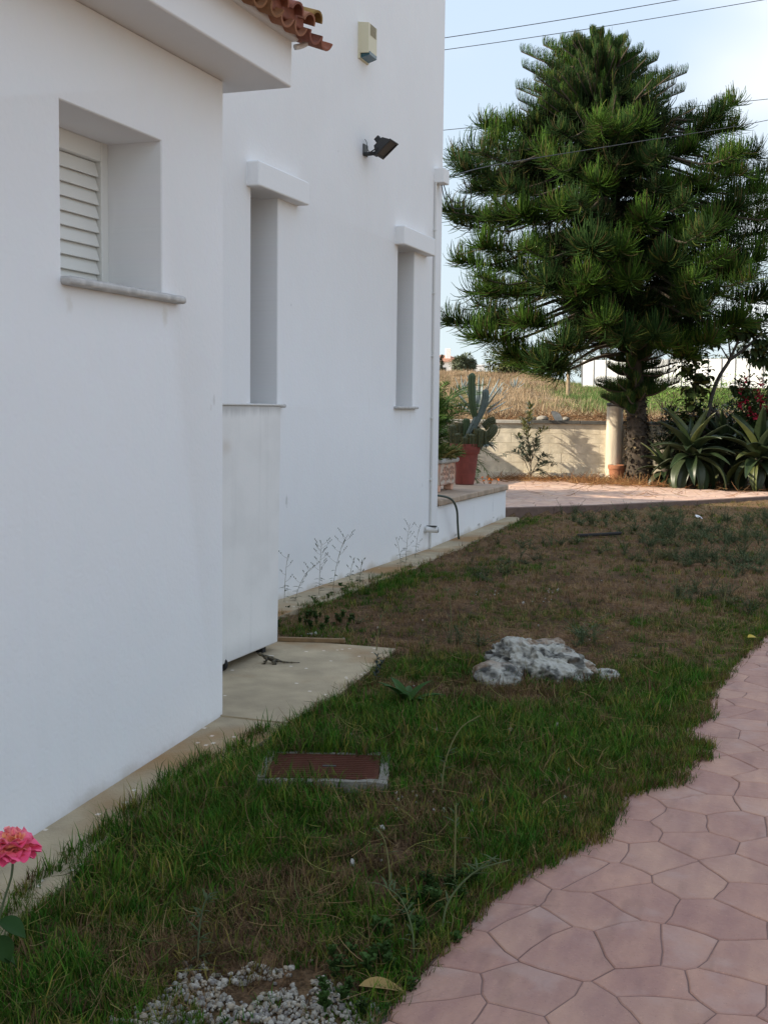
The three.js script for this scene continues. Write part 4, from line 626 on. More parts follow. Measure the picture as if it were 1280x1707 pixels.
// ------------------------------------------------------------------ overhead cables
function cable(pts, r, label) { top('power_cable', tube(pts, r, 30, 5), M.cable, label, 'cable', 'overhead power cables'); }
cable([atDepth(560, 88, 46), atDepth(741, 63, 46), atDepth(935, 33, 46), atDepth(1128, 0, 46), atDepth(1400, -48, 46)], 0.015, 'thin power cable, topmost line crossing the sky');
cable([atDepth(560, 106, 44), atDepth(741, 83, 44), atDepth(1000, 45, 44), atDepth(1270, 0, 44), atDepth(1450, -32, 44)], 0.013, 'thin power cable, second line from the top of sky');
cable([atDepth(560, 236, 48), atDepth(739, 217, 48), atDepth(1000, 192, 48), atDepth(1280, 165, 48), atDepth(1500, 140, 48)], 0.013, 'thin power cable passing behind the pine crown');
cable([V(XW + 0.08, 4.24, -13.33), atDepth(820, 276, 15.5), atDepth(1052, 238, 18.5), atDepth(1280, 200, 21), atDepth(1500, 140, 24)], 0.006, 'black supply cable from the wall junction box passing before the pine');

// ------------------------------------------------------------------ the pine
const PINE_D = 23.6;
function cordGeo(bend, sides = 4, seg = 5, r = 0.0165) {     // one unit long along +x, swept up towards +y
  const pts = []; for (let i = 0; i <= seg; i++) { const t = i / seg, a = bend * t; pts.push(V(Math.sin(a) / bend, (1 - Math.cos(a)) / bend, 0)); }
  const g = tube(pts, (t) => r * (t < 0.06 ? 0.7 : t > 0.97 ? 0.35 : 1 - 0.45 * t), seg, sides); return clean(g);
}
function basis(x, up) { const X = x.clone().normalize(); let Y = up.clone().addScaledVector(X, -up.dot(X)); if (Y.lengthSq() < 1e-4) Y = V(1, 0, 0).addScaledVector(X, -X.x); Y.normalize(); return new THREE.Matrix4().makeBasis(X, Y, new THREE.Vector3().crossVectors(X, Y)); }
const UP = V(0, 1, 0);
{
  const r = rng(1001), t = thing('pine_tree', 'tall dark araucaria pine with upswept brush tufts beside the garden wall', 'pine tree', fromDS(PINE_D, 5.02, 0.18));
  const org = t.position.clone(), loc = (px, py, dD = 0) => atDepth(px, py, PINE_D + dD).sub(org);
  const axisPts = [V(0, -0.1, 0), loc(1063, 740), loc(1058, 640), loc(1050, 520), loc(1036, 400), loc(1020, 290), loc(1005, 190), loc(996, 110), loc(990, 66)];
  const axis = new THREE.CatmullRomCurve3(axisPts), axisAt = (y) => { let a = 0, b = 1; for (let i = 0; i < 20; i++) { const m = (a + b) / 2; axis.getPoint(m).y < y ? (a = m) : (b = m); } return axis.getPoint(a); };
  part('trunk', tube(axisPts, (u, a) => mix(0.245, 0.025, Math.pow(u, 0.75)) * (1 + 0.12 * (fbm(a * 2, u * 14, 3, 9) - 0.5)) + 0.06 * Math.exp(-u * 22) , 90, 18), M.bark, t);
  // loose flakes and dead scales on the lower trunk
  const flake = flatLeaf(1, 0.8, 0.9, 0.4, 4, 3, 0.05), fl = [];
  for (let i = 0; i < 760; i++) { const y = 0.02 + 1.9 * r(), p = axisAt(y), a = r() * 6.283, rad = mix(0.245, 0.025, Math.pow(y / 9, 0.75)) + 0.06 * Math.exp(-y * 2.4) - 0.01; const out = V(Math.cos(a), 0, Math.sin(a)); const m = basis(out.clone().add(V(0, r() * 1.4 - 0.9, 0)), UP); m.setPosition(p.clone().addScaledVector(out, rad)); const s = 0.03 + 0.08 * r() * r() + 0.02 * r(); fl.push([m.scale(V(s, s, s)), r() < 0.16 ? lin(0.20, 0.155, 0.09) : r() < 0.6 ? lin(0.035, 0.029, 0.021) : lin(0.06, 0.048, 0.033)]); }
  instanced('bark_flakes', flake, M.plain, fl, t);
  const cords = [[], [], []], geos = [cordGeo(1.1, 4, 4), cordGeo(0.6, 4, 4), cordGeo(1.7, 4, 5)];
  const hue = (warm, dark) => { const k = r(); let c = warm ? [0.046, 0.098, 0.012] : [0.022, 0.050, 0.012]; if (k < 0.10) c = [0.075, 0.060, 0.025]; else if (k < 0.16) c = [0.10, 0.12, 0.025]; const f = (0.7 + 0.6 * r()) * (dark ? 0.42 : 1); return lin(c[0] * f, c[1] * f, c[2] * f); };  // warm tint paints sunlit tufts, dark scale paints the shaded inner crown
  const addCord = (p, dir, len, warm, dark) => { const k = Math.floor(r() * 3), m = basis(dir, UP); m.setPosition(p); m.scale(V(len, len, Math.min(len, 0.75) * 1.3)); cords[k].push([m, hue(warm, dark)]); };
  const limb = (tip, o = {}) => {
    const { n = 110, size = 1, t0 = 0.5, rise = 0, droop = 0, warm = false, dark = false, thick = 0.045 } = o;
    const flat = Math.hypot(tip.x - axisAt(tip.y).x, tip.z - axisAt(tip.y).z), st = axisAt(Math.max(1.6, tip.y - 0.10 * flat + rise + droop * flat)), mid1 = st.clone().lerp(tip, 0.38).add(V(0, (droop ? 0.03 : -0.05) * flat + 0.10 * (r() - 0.5), 0)), mid2 = st.clone().lerp(tip, 0.78).add(V(0, (droop ? -0.06 : -0.10) * flat, 0));
    const c = new THREE.CatmullRomCurve3([st, mid1, mid2, tip]); part('limb', tube([st, mid1, mid2, tip], (u) => mix(thick, 0.012, u), 10, 6), M.twig, t);
    for (let i = 0; i < n; i++) {
      const u = t0 + (1 - t0) * Math.pow(r(), 0.8), p = c.getPoint(u), tg = c.getTangent(u), a = r() * 6.283, side = new THREE.Vector3().crossVectors(tg, UP).normalize(), v = new THREE.Vector3().crossVectors(side, tg).normalize();
      const end = smooth(0.7, 1, u), d = tg.clone().multiplyScalar(0.25 + 0.9 * end * r()).addScaledVector(side, Math.cos(a)).addScaledVector(v, Math.sin(a) * (Math.sin(a) < 0 ? 0.65 : 0.95));
      addCord(p, d, size * (0.28 + 0.30 * r()) * (0.75 + 0.25 * end), warm && r() < 0.75, dark);
    }
  };
  // tufts that face the photographer
  const T = [[812, 195, 0.3, 1], [772, 268, -0.6, 1], [752, 250, 0.5, 0.8], [764, 345, 0.3, 0.9], [790, 300, 0.6, 0.9], [800, 395, -0.9, 1.05], [762, 420, 0.2, 1], [752, 520, 0.3, 1], [790, 545, -0.8, 1.15], [845, 575, -0.5, 1.1], [905, 590, -1.5, 1.15], [815, 470, -0.5, 1], [870, 340, -1.4, 1.15], [865, 250, -0.6, 1], [850, 190, 0.4, 0.9], [905, 235, -1.2, 1], [945, 265, -1.6, 1.1], [1010, 215, -1.8, 1.05], [1060, 195, -1.6, 1.1], [1080, 260, -1.8, 1.1], [1000, 290, -1.9, 1.1], [935, 330, -1.9, 1.05], [985, 395, -2.5, 1.3], [1075, 350, -2.0, 1.15], [1120, 300, -1.6, 1], [905, 455, -2.0, 1.2], [955, 470, -2.1, 1.1], [1010, 520, -2.1, 1.1], [935, 560, -1.8, 1.15], [870, 520, -1.3, 1.1], [1050, 450, -2.1, 1.1], [1110, 420, -2.1, 1.15], [1160, 380, -1.9, 1.2], [1195, 360, -1.5, 1.1], [1160, 480, -2.1, 1.2], [1225, 440, -1.5, 1.2], [1265, 415, -0.9, 1.1], [1095, 540, -1.8, 1.05], [1235, 520, -1.1, 1.1], [1190, 550, -1.4, 1], [1275, 480, -0.3, 1.1],
    [1150, 235, -1.0, 0.95], [1225, 158, 0.2, 0.95], [1195, 180, -0.4, 1], [1228, 198, -0.3, 0.9], [1170, 215, 0.5, 0.9], [1255, 243, 0.3, 0.95], [1215, 262, -0.6, 0.95], [1268, 300, -0.1, 1], [1230, 330, -0.9, 1], [1290, 345, 0.3, 1.0], [1175, 300, -1.2, 1], [1290, 270, 0.6, 0.9], [900, 600, -1.0, 1.1], [862, 588, 0.2, 1], [1040, 545, -1.9, 1.1], [1110, 560, -1.5, 0.9], [1150, 575, -1.0, 1], [820, 520, -0.2, 1], [980, 450, -2.3, 1.1], [1030, 400, -2.3, 1.1], [1150, 185, 0.9, 0.85], [1135, 560, -1.2, 0.9], [885, 395, -1.0, 1], [830, 430, 0.2, 0.95], [835, 300, 0.2, 0.9]];
  T.forEach(([px, py, d, s], i) => limb(loc(px + (r() - 0.5) * 8, py + 14, d), { n: Math.round(400 * s), size: 0.92 * s, t0: 0.58, droop: py > 240 ? 0.26 : py > 180 ? 0.12 : 0, warm: i % 3 !== 1 }));
  for (let i = 0; i < 46; i++) { const y = 3.0 + 4.1 * r(), a = -YAW + Math.PI * r(), L = (0.42 + 3.2 * smooth(9.3, 5.6, y)) * (0.55 + 0.4 * r()) * (y < 3.5 ? 0.75 : 1); limb(axisAt(y).add(V(Math.cos(a) * L, 0, Math.sin(a) * L)), { n: 230, size: 0.75, t0: 0.6, droop: 0.2, warm: r() < 0.6 }); }
  // limbs all round that fill the crown
  const prof = (y) => 0.42 + 3.4 * smooth(9.3, 5.6, y) * (0.75 + 0.25 * smooth(2.2, 3.6, y));
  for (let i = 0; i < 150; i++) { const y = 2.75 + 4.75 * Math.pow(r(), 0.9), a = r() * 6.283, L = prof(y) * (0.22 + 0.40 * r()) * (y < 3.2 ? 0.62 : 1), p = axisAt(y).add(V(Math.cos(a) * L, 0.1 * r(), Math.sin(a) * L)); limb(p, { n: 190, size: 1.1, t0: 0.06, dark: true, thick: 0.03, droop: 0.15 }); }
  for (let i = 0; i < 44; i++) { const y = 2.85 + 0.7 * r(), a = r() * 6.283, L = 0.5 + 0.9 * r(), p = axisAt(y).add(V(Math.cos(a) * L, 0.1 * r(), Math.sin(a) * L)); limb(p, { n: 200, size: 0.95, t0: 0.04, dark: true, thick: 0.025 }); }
  for (let i = 0; i < 46; i++) { const y = 2.9 + 4.5 * r(), a = Math.PI * (1.0 + r()) - YAW, L = prof(y) * (0.72 + 0.16 * r()); const p = axisAt(y).add(V(Math.cos(a) * L, 0.1, Math.sin(a) * L)); limb(p, { n: 140, size: 1.1, t0: 0.5, droop: 0.2 }); }   // the far side
  // comb fronds: the young crown at the top and the shoots at the foot
  const comb = (from, tip, n, len, warm) => { const mid = from.clone().lerp(tip, 0.55).add(V(0, -0.08 * from.distanceTo(tip), 0)), c = new THREE.CatmullRomCurve3([from, mid, tip]); part('limb', tube([from, mid, tip], (u) => mix(0.028, 0.01, u), 8, 5), M.twig, t);
    for (let i = 0; i < n; i++) { const u = 0.12 + 0.88 * (i + r()) / n, p = c.getPoint(u), tg = c.getTangent(u), side = new THREE.Vector3().crossVectors(tg, UP).normalize(), s = i % 2 ? 1 : -1; addCord(p, tg.clone().multiplyScalar(0.45 + 0.4 * u).addScaledVector(UP, 0.75 + 0.2 * r()).addScaledVector(side, s * (0.25 + 0.55 * r())), len * (1.12 - 0.6 * u) * (0.8 + 0.4 * r()), warm && r() < 0.6); } };
  for (const [px, py, d, h] of [[868, 86, 0.2, 1], [871, 112, -0.3, 1], [860, 147, 0.1, 1], [863, 166, -0.4, 1], [905, 75, 0.5, 1], [985, 57, 0.2, 1], [1006, 60, 0, 1], [1040, 72, 0.3, 1], [1070, 85, -0.2, 1], [1144, 121, 0.1, 1], [1140, 152, 0.3, 1], [1115, 168, -0.3, 1], [1095, 100, 0.4, 1], [935, 150, -1.1, 1], [1000, 150, -1.3, 1], [1062, 150, -1.0, 1], [955, 110, -0.8, 1], [1025, 105, -0.9, 1], [910, 130, -0.6, 1], [1090, 135, -0.5, 1], [970, 80, -0.4, 1], [1005, 130, -0.9, 1], [900, 175, -0.7, 1], [960, 185, -1.3, 1], [1030, 185, -1.3, 1], [1095, 185, -0.8, 1], [935, 70, 0.2, 1], [890, 150, -0.2, 1], [1010, 85, -0.5, 1]]) { const tip = loc(px, py, d); const f = axisAt(tip.y - 0.30 - 0.12 * r()); comb(f, tip, 260, 0.36, true); }
  for (let i = 0; i < 30; i++) { const y = 1.95 + 1.5 * r(), a = r() * 6.283, L = 0.45 + 0.45 * r(); comb(axisAt(y - 0.1), axisAt(y).add(V(Math.cos(a) * L, 0.05 - 0.1 * r(), Math.sin(a) * L)), 130, 0.21, false); }
  for (let i = 0; i < 110; i++) { const y = 7.1 + 1.55 * r(), a = r() * 6.283, L = 1.8 * Math.sqrt(Math.max(0.02, 1 - ((y - 7.1) / 1.62) ** 2)) * (0.55 + 0.45 * r()); comb(axisAt(y - 0.35), axisAt(y).add(V(Math.cos(a) * L, 0, Math.sin(a) * L)), 170, 0.36, false); }
  for (const [px, py, d] of [[1000, 590, -0.3], [1012, 612, -0.6], [992, 641, -0.2], [1002, 662, -0.5], [1022, 575, -0.5], [1132, 637, -0.3], [1100, 606, -0.1], [1085, 590, -0.5], [1045, 600, -0.9], [1045, 660, -0.9], [1075, 655, -0.8], [1110, 648, -0.7], [1020, 668, -0.8], [1030, 640, -0.7], [1060, 630, -0.9], [1080, 570, -0.7], [1050, 575, -1.0], [1010, 650, 0.4], [1090, 640, 0.5], [1040, 680, -0.7]]) { const tip = loc(px, py, d); comb(axisAt(tip.y - 0.12), tip, 260, 0.27, false); }
  cords.forEach((l, k) => { const m = instanced(k ? 'crown' : 'crown', geos[k], M.plain, l, t); });
}
// ------------------------------------------------------------------ plants
function blade(len, wid, lean, seg = 3, az = 0, ox = 0, oz = 0) { const pos = [], idx = []; const dx = Math.cos(az), dz = Math.sin(az); let x = 0, y = 0, a = Math.PI / 2 - lean * 0.25; for (let i = 0; i <= seg; i++) { const t = i / seg, w = wid / 2 * (1 - Math.pow(t, 1.6)); const cx = ox + dx * x, cz = oz + dz * x; if (i < seg) pos.push(cx - dz * w, y, cz + dx * w, cx + dz * w, y, cz - dx * w); else pos.push(cx, y, cz); x += Math.cos(a) * len / seg; y += Math.sin(a) * len / seg; a -= lean * 0.75 / seg * 2 * t + lean * 0.2; } for (let i = 0; i < seg - 1; i++) { const b = i * 2; idx.push(b, b + 1, b + 2, b + 1, b + 3, b + 2); } const b = (seg - 1) * 2; idx.push(b, b + 1, b + 2); const g = new THREE.BufferGeometry(); g.setAttribute('position', new THREE.Float32BufferAttribute(pos, 3)); g.setIndex(idx); g.computeVertexNormals(); return g; }
function tuft(n, len, wid, lean, spread, seed) { const r = rng(seed), l = []; for (let i = 0; i < n; i++) { const a = r() * 6.283, q = spread * Math.sqrt(r()); l.push(blade(len * (0.5 + 0.7 * r()), wid * (0.7 + 0.6 * r()), lean * (0.3 + 1.1 * r()), 3, r() * 6.283, Math.cos(a) * q, Math.sin(a) * q)); } return join(l); }
function sprig(seed, h, stems, leafLen, leafWid, perStem, droop = 0.5, spread = 0.5) {            // a weed: thin stems set with small leaves
  const r = rng(seed), l = []; for (let s = 0; s < stems; s++) { const a = r() * 6.283, tilt = 0.1 + spread * r(), H = h * (0.6 + 0.5 * r()); const e = V(Math.cos(a) * H * tilt, H, Math.sin(a) * H * tilt), m = V(e.x * 0.3, H * 0.5, e.z * 0.3); const pts = [V(0, 0, 0), m, e], c = new THREE.CatmullRomCurve3(pts); l.push(clean(tube(pts, 0.0022, 4, 3)));
    for (let i = 0; i < perStem; i++) { const u = 0.12 + 0.88 * (i + 0.5 * r()) / perStem, p = c.getPoint(u), az = i * 2.4 + r(); const g = clean(flatLeaf(leafLen * (0.6 + 0.6 * r()) * (1.2 - 0.5 * u), leafWid, droop, 0.3, 3, 2, 0.0004)); g.rotateZ(0.5 + 0.5 * r()); g.rotateY(az); g.translate(p.x, p.y, p.z); l.push(g); } }
  return join(l);
}
const GREENS = [[0.034, 0.108, 0.008], [0.048, 0.122, 0.010], [0.074, 0.128, 0.012], [0.028, 0.080, 0.008]], DRY = [[0.21, 0.128, 0.062], [0.17, 0.098, 0.048], [0.27, 0.18, 0.085], [0.13, 0.075, 0.04]], YEL = [[0.22, 0.21, 0.035], [0.28, 0.23, 0.05], [0.15, 0.17, 0.03]];
{
  const r = rng(2002), pick = (l, f = 1) => { const c = l[Math.floor(r() * l.length)], k = f * (0.75 + 0.5 * r()); return lin(c[0] * k, c[1] * k, c[2] * k); };
  const long = [tuft(10, 0.11, 0.0042, 1.2, 0.03, 1), tuft(9, 0.10, 0.004, 2.0, 0.035, 2)], short = [tuft(14, 0.055, 0.0036, 1.2, 0.03, 3), tuft(14, 0.045, 0.0034, 1.7, 0.035, 4)], dryG = [tuft(10, 0.05, 0.003, 2.2, 0.04, 5), tuft(9, 0.07, 0.0028, 1.8, 0.035, 6)];
  const L = { long: [[], []], short: [[], []], dry: [[], []] };
  const over = (z) => 0.005 + 0.24 * Math.exp(-(((z + 5.65) / 0.8) ** 2)) * (0.4 + 0.85 * smooth(0.25, 0.75, fbm(z * 4, 3, 3, 160))) + 0.10 * Math.exp(-(((z + 4.55) / 0.25) ** 2)) + 0.06 * fbm(z * 9, 8, 2, 161) * smooth(-4.0, -4.5, z);
  const addT = (set, k, x, y, z, s, c) => { set[k].push([placed(V(x, y, z), new THREE.Quaternion().setFromEuler(new THREE.Euler(0.25 * (r() - 0.5), r() * 6.283, 0.25 * (r() - 0.5))), V(s, s * (0.8 + 0.4 * r()), s)), c]); };
  const zone = (n, z0, z1, scale) => { for (let i = 0; i < n; i++) {
    const z = mix(z0, z1, r()), xl = z > -5.45 ? along(APRON_EDGE, z) - 0.03 - 0.13 * fbm(z * 6, 5, 3, 164) : z > -7.4 ? -2.62 : -3.92, xr = along(PATH_EDGE, z) + over(z), x = mix(xl, Math.min(xr, 2.6), r());
    if (z < -5.4 && z > -7.42 && inPoly(x + 0.03, z, slabPoly)) continue;
    if (behindKerb(x, z - 0.02)) continue;
    const [D, s] = DS(x, z); if (Math.abs(s / D) > 0.36) continue;
    { const dx = x + 2.04, dz = z + 4.86, u = dx * Math.cos(0.32) - dz * Math.sin(0.32), w = dx * Math.sin(0.32) + dz * Math.cos(0.32); if (Math.abs(u) < 0.235 && Math.abs(w) < 0.165) continue; }
    const gv = Math.hypot((x + 1.44) / 0.38, (z + 3.0) / 0.33); if (gv < 1 && r() < 0.93 - 0.3 * gv) continue;
    const g = greenAt(x, z), y = (x > along(PATH_EDGE, z) || x < xl + 0.05 ? levelAt(z) : groundY(x, z)) - 0.004;
    const edge = x > along(PATH_EDGE, z) - 0.03, patch = fbm(x * 4, z * 4, 3, 170);
    if (edge) { addT(r() < 0.6 ? L.short : L.dry, r() < 0.5 ? 0 : 1, x, y, z, scale * (0.8 + 0.5 * r()), r() < 0.4 ? pick(GREENS) : r() < 0.5 ? pick(YEL, 0.6) : pick(DRY, 0.7)); continue; }
    const clump = fbm(x * 11, z * 11, 3, 175); if (clump < 0.40 && r() < 0.85) continue;
    if (r() < g * 1.25) { const tall = r() < clamp((g - 0.35) * 1.3) * (z > -5.5 && x < -1.9 ? 1 : 0.45); const k = r(); addT(tall ? L.long : L.short, r() < 0.5 ? 0 : 1, x, y, z, scale * (0.75 + 0.6 * r()), k < 0.74 ? pick(GREENS) : k < 0.88 ? pick(YEL, 0.8) : pick(DRY, 0.7)); }
    else if (r() < (z > -7 ? 0.8 : 0.5)) addT(L.dry, r() < 0.5 ? 0 : 1, x, y, z, scale * (0.7 + 0.6 * r()), r() < 0.12 ? pick(YEL, 0.6) : r() < 0.07 ? pick(GREENS, 0.8) : pick(DRY, z < -16 ? 1.15 : z < -7.4 ? 0.85 + 0.6 * patch : 0.32 + 0.75 * patch));
  } };
  for (let i = 0; i < 170; i++) { const u = (r() - 0.5) * 1.0, c = onGround(893 + u * 250, 1143 - 26 * Math.abs(u) + 10 * (r() - 0.5)); addT(r() < 0.6 ? L.dry : L.short, r() < 0.5 ? 0 : 1, c.x, groundY(c.x, c.z) - 0.004, c.z + 0.03, 1.2 + 0.9 * r(), r() < 0.6 ? pick(DRY, 0.8) : pick(GREENS)); }
  zone(17000, -2.3, -5.4, 1.0); zone(12000, -5.4, -7.6, 1.0); zone(13000, -7.6, -11, 0.85); zone(20000, -11, -20.5, 0.9);
  for (let k = 0; k < 2; k++) {
    tag(instanced('long_grass', long[k], M.plain, L.long[k], scene), k ? 'long bent green grass blades in the lush lawn patches' : 'long green grass in the lush patches of the lawn', 'grass', null, 'stuff');
    tag(instanced('short_grass', short[k], M.plain, L.short[k], scene), k ? 'short curled green grass of the lawn' : 'short green grass of the lawn', 'grass', null, 'stuff');
    tag(instanced('dry_grass', dryG[k], M.plain, L.dry[k], scene), k ? 'dry upright straw in the brown part of the lawn' : 'dry matted straw over the brown part of the lawn', 'grass', null, 'stuff');
  }
  // grey-green weeds of the dry middle
  const W3 = [sprig(11, 0.22, 9, 0.034, 0.010, 10, 0.8, 1.5), sprig(12, 0.13, 12, 0.03, 0.013, 8, 0.8, 2.2), sprig(13, 0.28, 5, 0.04, 0.008, 13, 0.9, 0.8)], wl = [[], [], []];
  for (let i = 0; i < 2600; i++) { const z = mix(-7.3, -18.5, Math.pow(r(), 0.8)), x = mix(-3.6, Math.min(along(PATH_EDGE, z), 2.6), r()); if (behindKerb(x, z)) continue; const right = smooth(-3.2, -0.6, x - 0.14 * (z + 8)); const d = fbm(x * 1.3, z * 1.3, 3, 180); if (d < 0.66 - 0.18 * right || r() > 0.25 + 0.6 * right) continue; if (Math.hypot(x + 1.55, z + 6.95) < 0.5) continue; const k = Math.floor(r() * 3), s = 0.4 + 0.5 * r(), f = 0.7 + 0.6 * r(); wl[k].push([placed(V(x, groundY(x, z) - 0.01, z), new THREE.Quaternion().setFromEuler(new THREE.Euler(0.2 * (r() - 0.5), r() * 6.28, 0.2 * (r() - 0.5))), s), r() < 0.8 ? lin(0.072 * f, 0.098 * f, 0.046 * f) : lin(0.09 * f, 0.10 * f, 0.04 * f)]); }
  W3.forEach((g, k) => tag(instanced('lawn_weed', g, M.plain, wl[k], scene), ['grey green bushy weeds growing through the brown lawn', 'low spreading grey green weeds in the brown lawn', 'tall thin grey green weeds in the brown lawn'][k], 'weeds', null, 'stuff'));
  // lying straw-coloured runners tangled through the near lawn
  const run = cordGeo(0.9, 3, 5, 0.010), rl = []; for (let i = 0; i < 3600; i++) { const z = mix(-2.3, -9.5, Math.pow(r(), 1.3)), x = mix(-2.5, along(PATH_EDGE, z) + 0.04, r()); if (z < -5.4 && inPoly(x + 0.05, z, slabPoly)) continue; if (Math.hypot(x + 1.44, z + 3.02) < 0.3) continue; if (Math.hypot(x + 2.04, z + 4.86) < 0.3) continue; const f = 0.6 + 0.7 * r(), L = 0.05 + 0.12 * r(); rl.push([placed(V(x, groundY(x, z) + 0.015 + 0.045 * r(), z), new THREE.Quaternion().setFromEuler(new THREE.Euler(r() * 6.28, r() * 6.283, 0.9 * (r() - 0.3), 'YXZ')), V(L, L, L < 0.1 ? 0.14 : 0.17)), r() < 0.45 ? lin(0.17 * f, 0.16 * f, 0.045 * f) : r() < 0.6 ? lin(0.22 * f, 0.15 * f, 0.07 * f) : lin(0.07 * f, 0.10 * f, 0.025 * f)]); }
  tag(instanced('grass_runners', run, M.plain, rl, scene), 'lying yellowish runners tangled through the near lawn', 'grass', null, 'stuff');
  // small round-leaved ground cover by the path edge
  const cover = sprig(21, 0.05, 7, 0.018, 0.014, 5, 0.2), cl = []; for (let i = 0; i < 110; i++) { const a = r() * 6.283, q = Math.sqrt(r()), e = [[-1.22, -3.35, 0.16, 0.32], [-1.16, -3.75, 0.13, 0.3], [-3.95, -9.2, 0.12, 1.2], [-3.5, -8.0, 0.35, 0.35]][i % 4]; const x = e[0] + Math.cos(a) * q * e[2], z = e[1] + Math.sin(a) * q * e[3]; if (onPath(x - 0.02, z)) continue; const f = 0.6 + 0.6 * r(); cl.push([placed(V(x, groundY(x, z) + 0.01, z), new THREE.Quaternion().setFromEuler(new THREE.Euler(0, r() * 6, 0)), 0.8 + 0.7 * r()), lin(0.040 * f, 0.078 * f, 0.018 * f)]); }
  tag(instanced('ground_cover', cover, M.plain, cl, scene), 'small dark round leaved ground cover at the lawn edges', 'ground cover', null, 'stuff');
  // the dry field
  const ft = [tuft(30, 0.24, 0.010, 1.6, 0.26, 31), tuft(30, 0.17, 0.012, 2.2, 0.32, 32)], fl = [[], []], gl = [[], []];
  for (let i = 0; i < 11000; i++) { const D = 25.2 + 75 * Math.pow(r(), 1.5), a = mix(0.02, 0.37, r()), s = a * D, p = fromDS(D, s, 0); if (Math.hypot((D - 45) / 1.3, (s - 5.9) / 1.5) < 1) continue; const y = groundY(p.x, p.z) - 0.02, n = fbm(D * 0.2, s * 0.3, 3, 190), gr = smooth(0.115, 0.175, a + 0.08 * (n - 0.5)) * smooth(29, 35, D); const k = r() < 0.5 ? 0 : 1, sc = (0.6 + 0.7 * r()) * (1 + D * 0.006), f = 0.75 + 0.5 * r(); const q = new THREE.Quaternion().setFromEuler(new THREE.Euler(0, r() * 6, 0)); if (r() < gr * 0.8) gl[k].push([placed(V(p.x, y, p.z), q, sc), lin(0.10 * f, 0.16 * f, 0.045 * f)]); else if (D > 27.5 || r() < 0.4) fl[k].push([placed(V(p.x, y, p.z), q, sc * (D < 28 ? 0.5 : 1)), r() < 0.35 + 0.6 * smooth(0.62, 0.42, fbm(D * 0.09 + 3, s * 0.22, 4, 96)) ? lin(0.33 * f, 0.245 * f, 0.155 * f) : r() < 0.7 ? lin(0.22 * f, 0.145 * f, 0.09 * f) : lin(0.15 * f, 0.14 * f, 0.07 * f)]); }
  for (let k = 0; k < 2; k++) { tag(instanced('field_grass', ft[k], M.plain, fl[k], scene), k ? 'low tangled tan grass of the dry field' : 'tall tan grass of the dry field beyond the wall', 'grass', null, 'stuff'); tag(instanced('field_weeds', ft[k], M.plain, gl[k], scene), k ? 'low green weeds in the field before the fence' : 'tall green weeds in the field before the white fence', 'weeds', null, 'stuff'); }
  // brown needle litter on the raised path and round the trunk
  const needle = cordGeo(0.5, 3, 3, 0.02), nl = []; for (let i = 0; i < 5200; i++) { let D, s; const k = r(); if (k < 0.42) { s = 2.2 + 5.2 * r(); D = mix(24.45, 23.5, Math.pow(r(), 1.6)); if (fbm(s * 3, D * 3, 3, 200) < 0.4) continue; } else if (k < 0.85) { const a = r() * 6.283, q = Math.pow(r(), 0.7); s = 5.1 + Math.cos(a) * q * 1.5; D = 23.3 + Math.sin(a) * q * 0.9; } else { s = 2.4 + 5 * r(); D = 19.5 + 4.3 * r(); if (r() < 0.75) continue; } const p = fromDS(D, s, 0); if (!behindKerb(p.x, p.z - 0.1)) continue; const f = 0.6 + 0.7 * r(), m = placed(V(p.x, 0.212 + 0.05 * r() * r() * (k < 0.85 ? 1 : 0.2), p.z), new THREE.Quaternion().setFromEuler(new THREE.Euler(r() * 0.6, r() * 6.283, 0.5 * (r() - 0.5))), 0.10 + 0.20 * r()); nl.push([m, r() < 0.7 ? lin(0.24 * f, 0.115 * f, 0.05 * f) : lin(0.34 * f, 0.21 * f, 0.09 * f)]); }
  tag(instanced('needle_litter', needle, M.plain, nl, scene), 'brown fallen needles heaped on the path below the pine', 'litter', null, 'stuff');
  const dl = []; for (let i = 0; i < 900; i++) { const s = 1.9 + 6 * r(), D = WALL_D + 0.12 + 1.1 * r(), p = fromDS(D, s, 0); const f = 0.6 + 0.7 * r(); if (fbm(s * 2, D * 2, 3, 210) < 0.45 && s < 3) continue; dl.push([placed(V(p.x, 1.38 + 0.12 * r() * (s > 2.8 ? 1 : 0.3), p.z), new THREE.Quaternion().setFromEuler(new THREE.Euler(r(), r() * 6.283, (r() - 0.5))), 0.15 + 0.3 * r()), lin(0.21 * f, 0.12 * f, 0.065 * f)]); }
  tag(instanced('brushwood', needle, M.plain, dl, scene), 'brown dead fronds piled behind the garden wall coping', 'litter', null, 'stuff');
}

// ------------------------------------------------------------------ potted plants
function ribbed(pts, rad, ribs, depth, seg = 26) { return boxUV(toCreasedNormals(tube(pts, (t, a) => { const cap = t > 0.9 ? Math.sqrt(Math.max(0, 1 - ((t - 0.9) / 0.1) ** 2)) : 1; return (rad(t) * (1 - depth * (0.5 - 0.5 * Math.cos(a * ribs)))) * Math.max(cap, 0.02); }, seg, ribs * 6), 1.2)); }
function spines(pts, rad, ribs, n, len, r) { const c = new THREE.CatmullRomCurve3(pts), fr = c.computeFrenetFrames(40, false), l = []; for (let i = 0; i < n; i++) { const t = 0.04 + 0.94 * r(), k = Math.round(t * 40), a = Math.round(r() * ribs) / ribs * 6.283, o = fr.normals[k].clone().multiplyScalar(Math.cos(a)).addScaledVector(fr.binormals[k], Math.sin(a)), p = c.getPointAt(t).addScaledVector(o, rad * 0.97); const m = basis(o.add(V((r() - 0.5), (r() - 0.3), (r() - 0.5))), UP); m.setPosition(p); m.scale(V(len * (0.6 + 0.8 * r()), 1, 1)); l.push(m); } return l; }
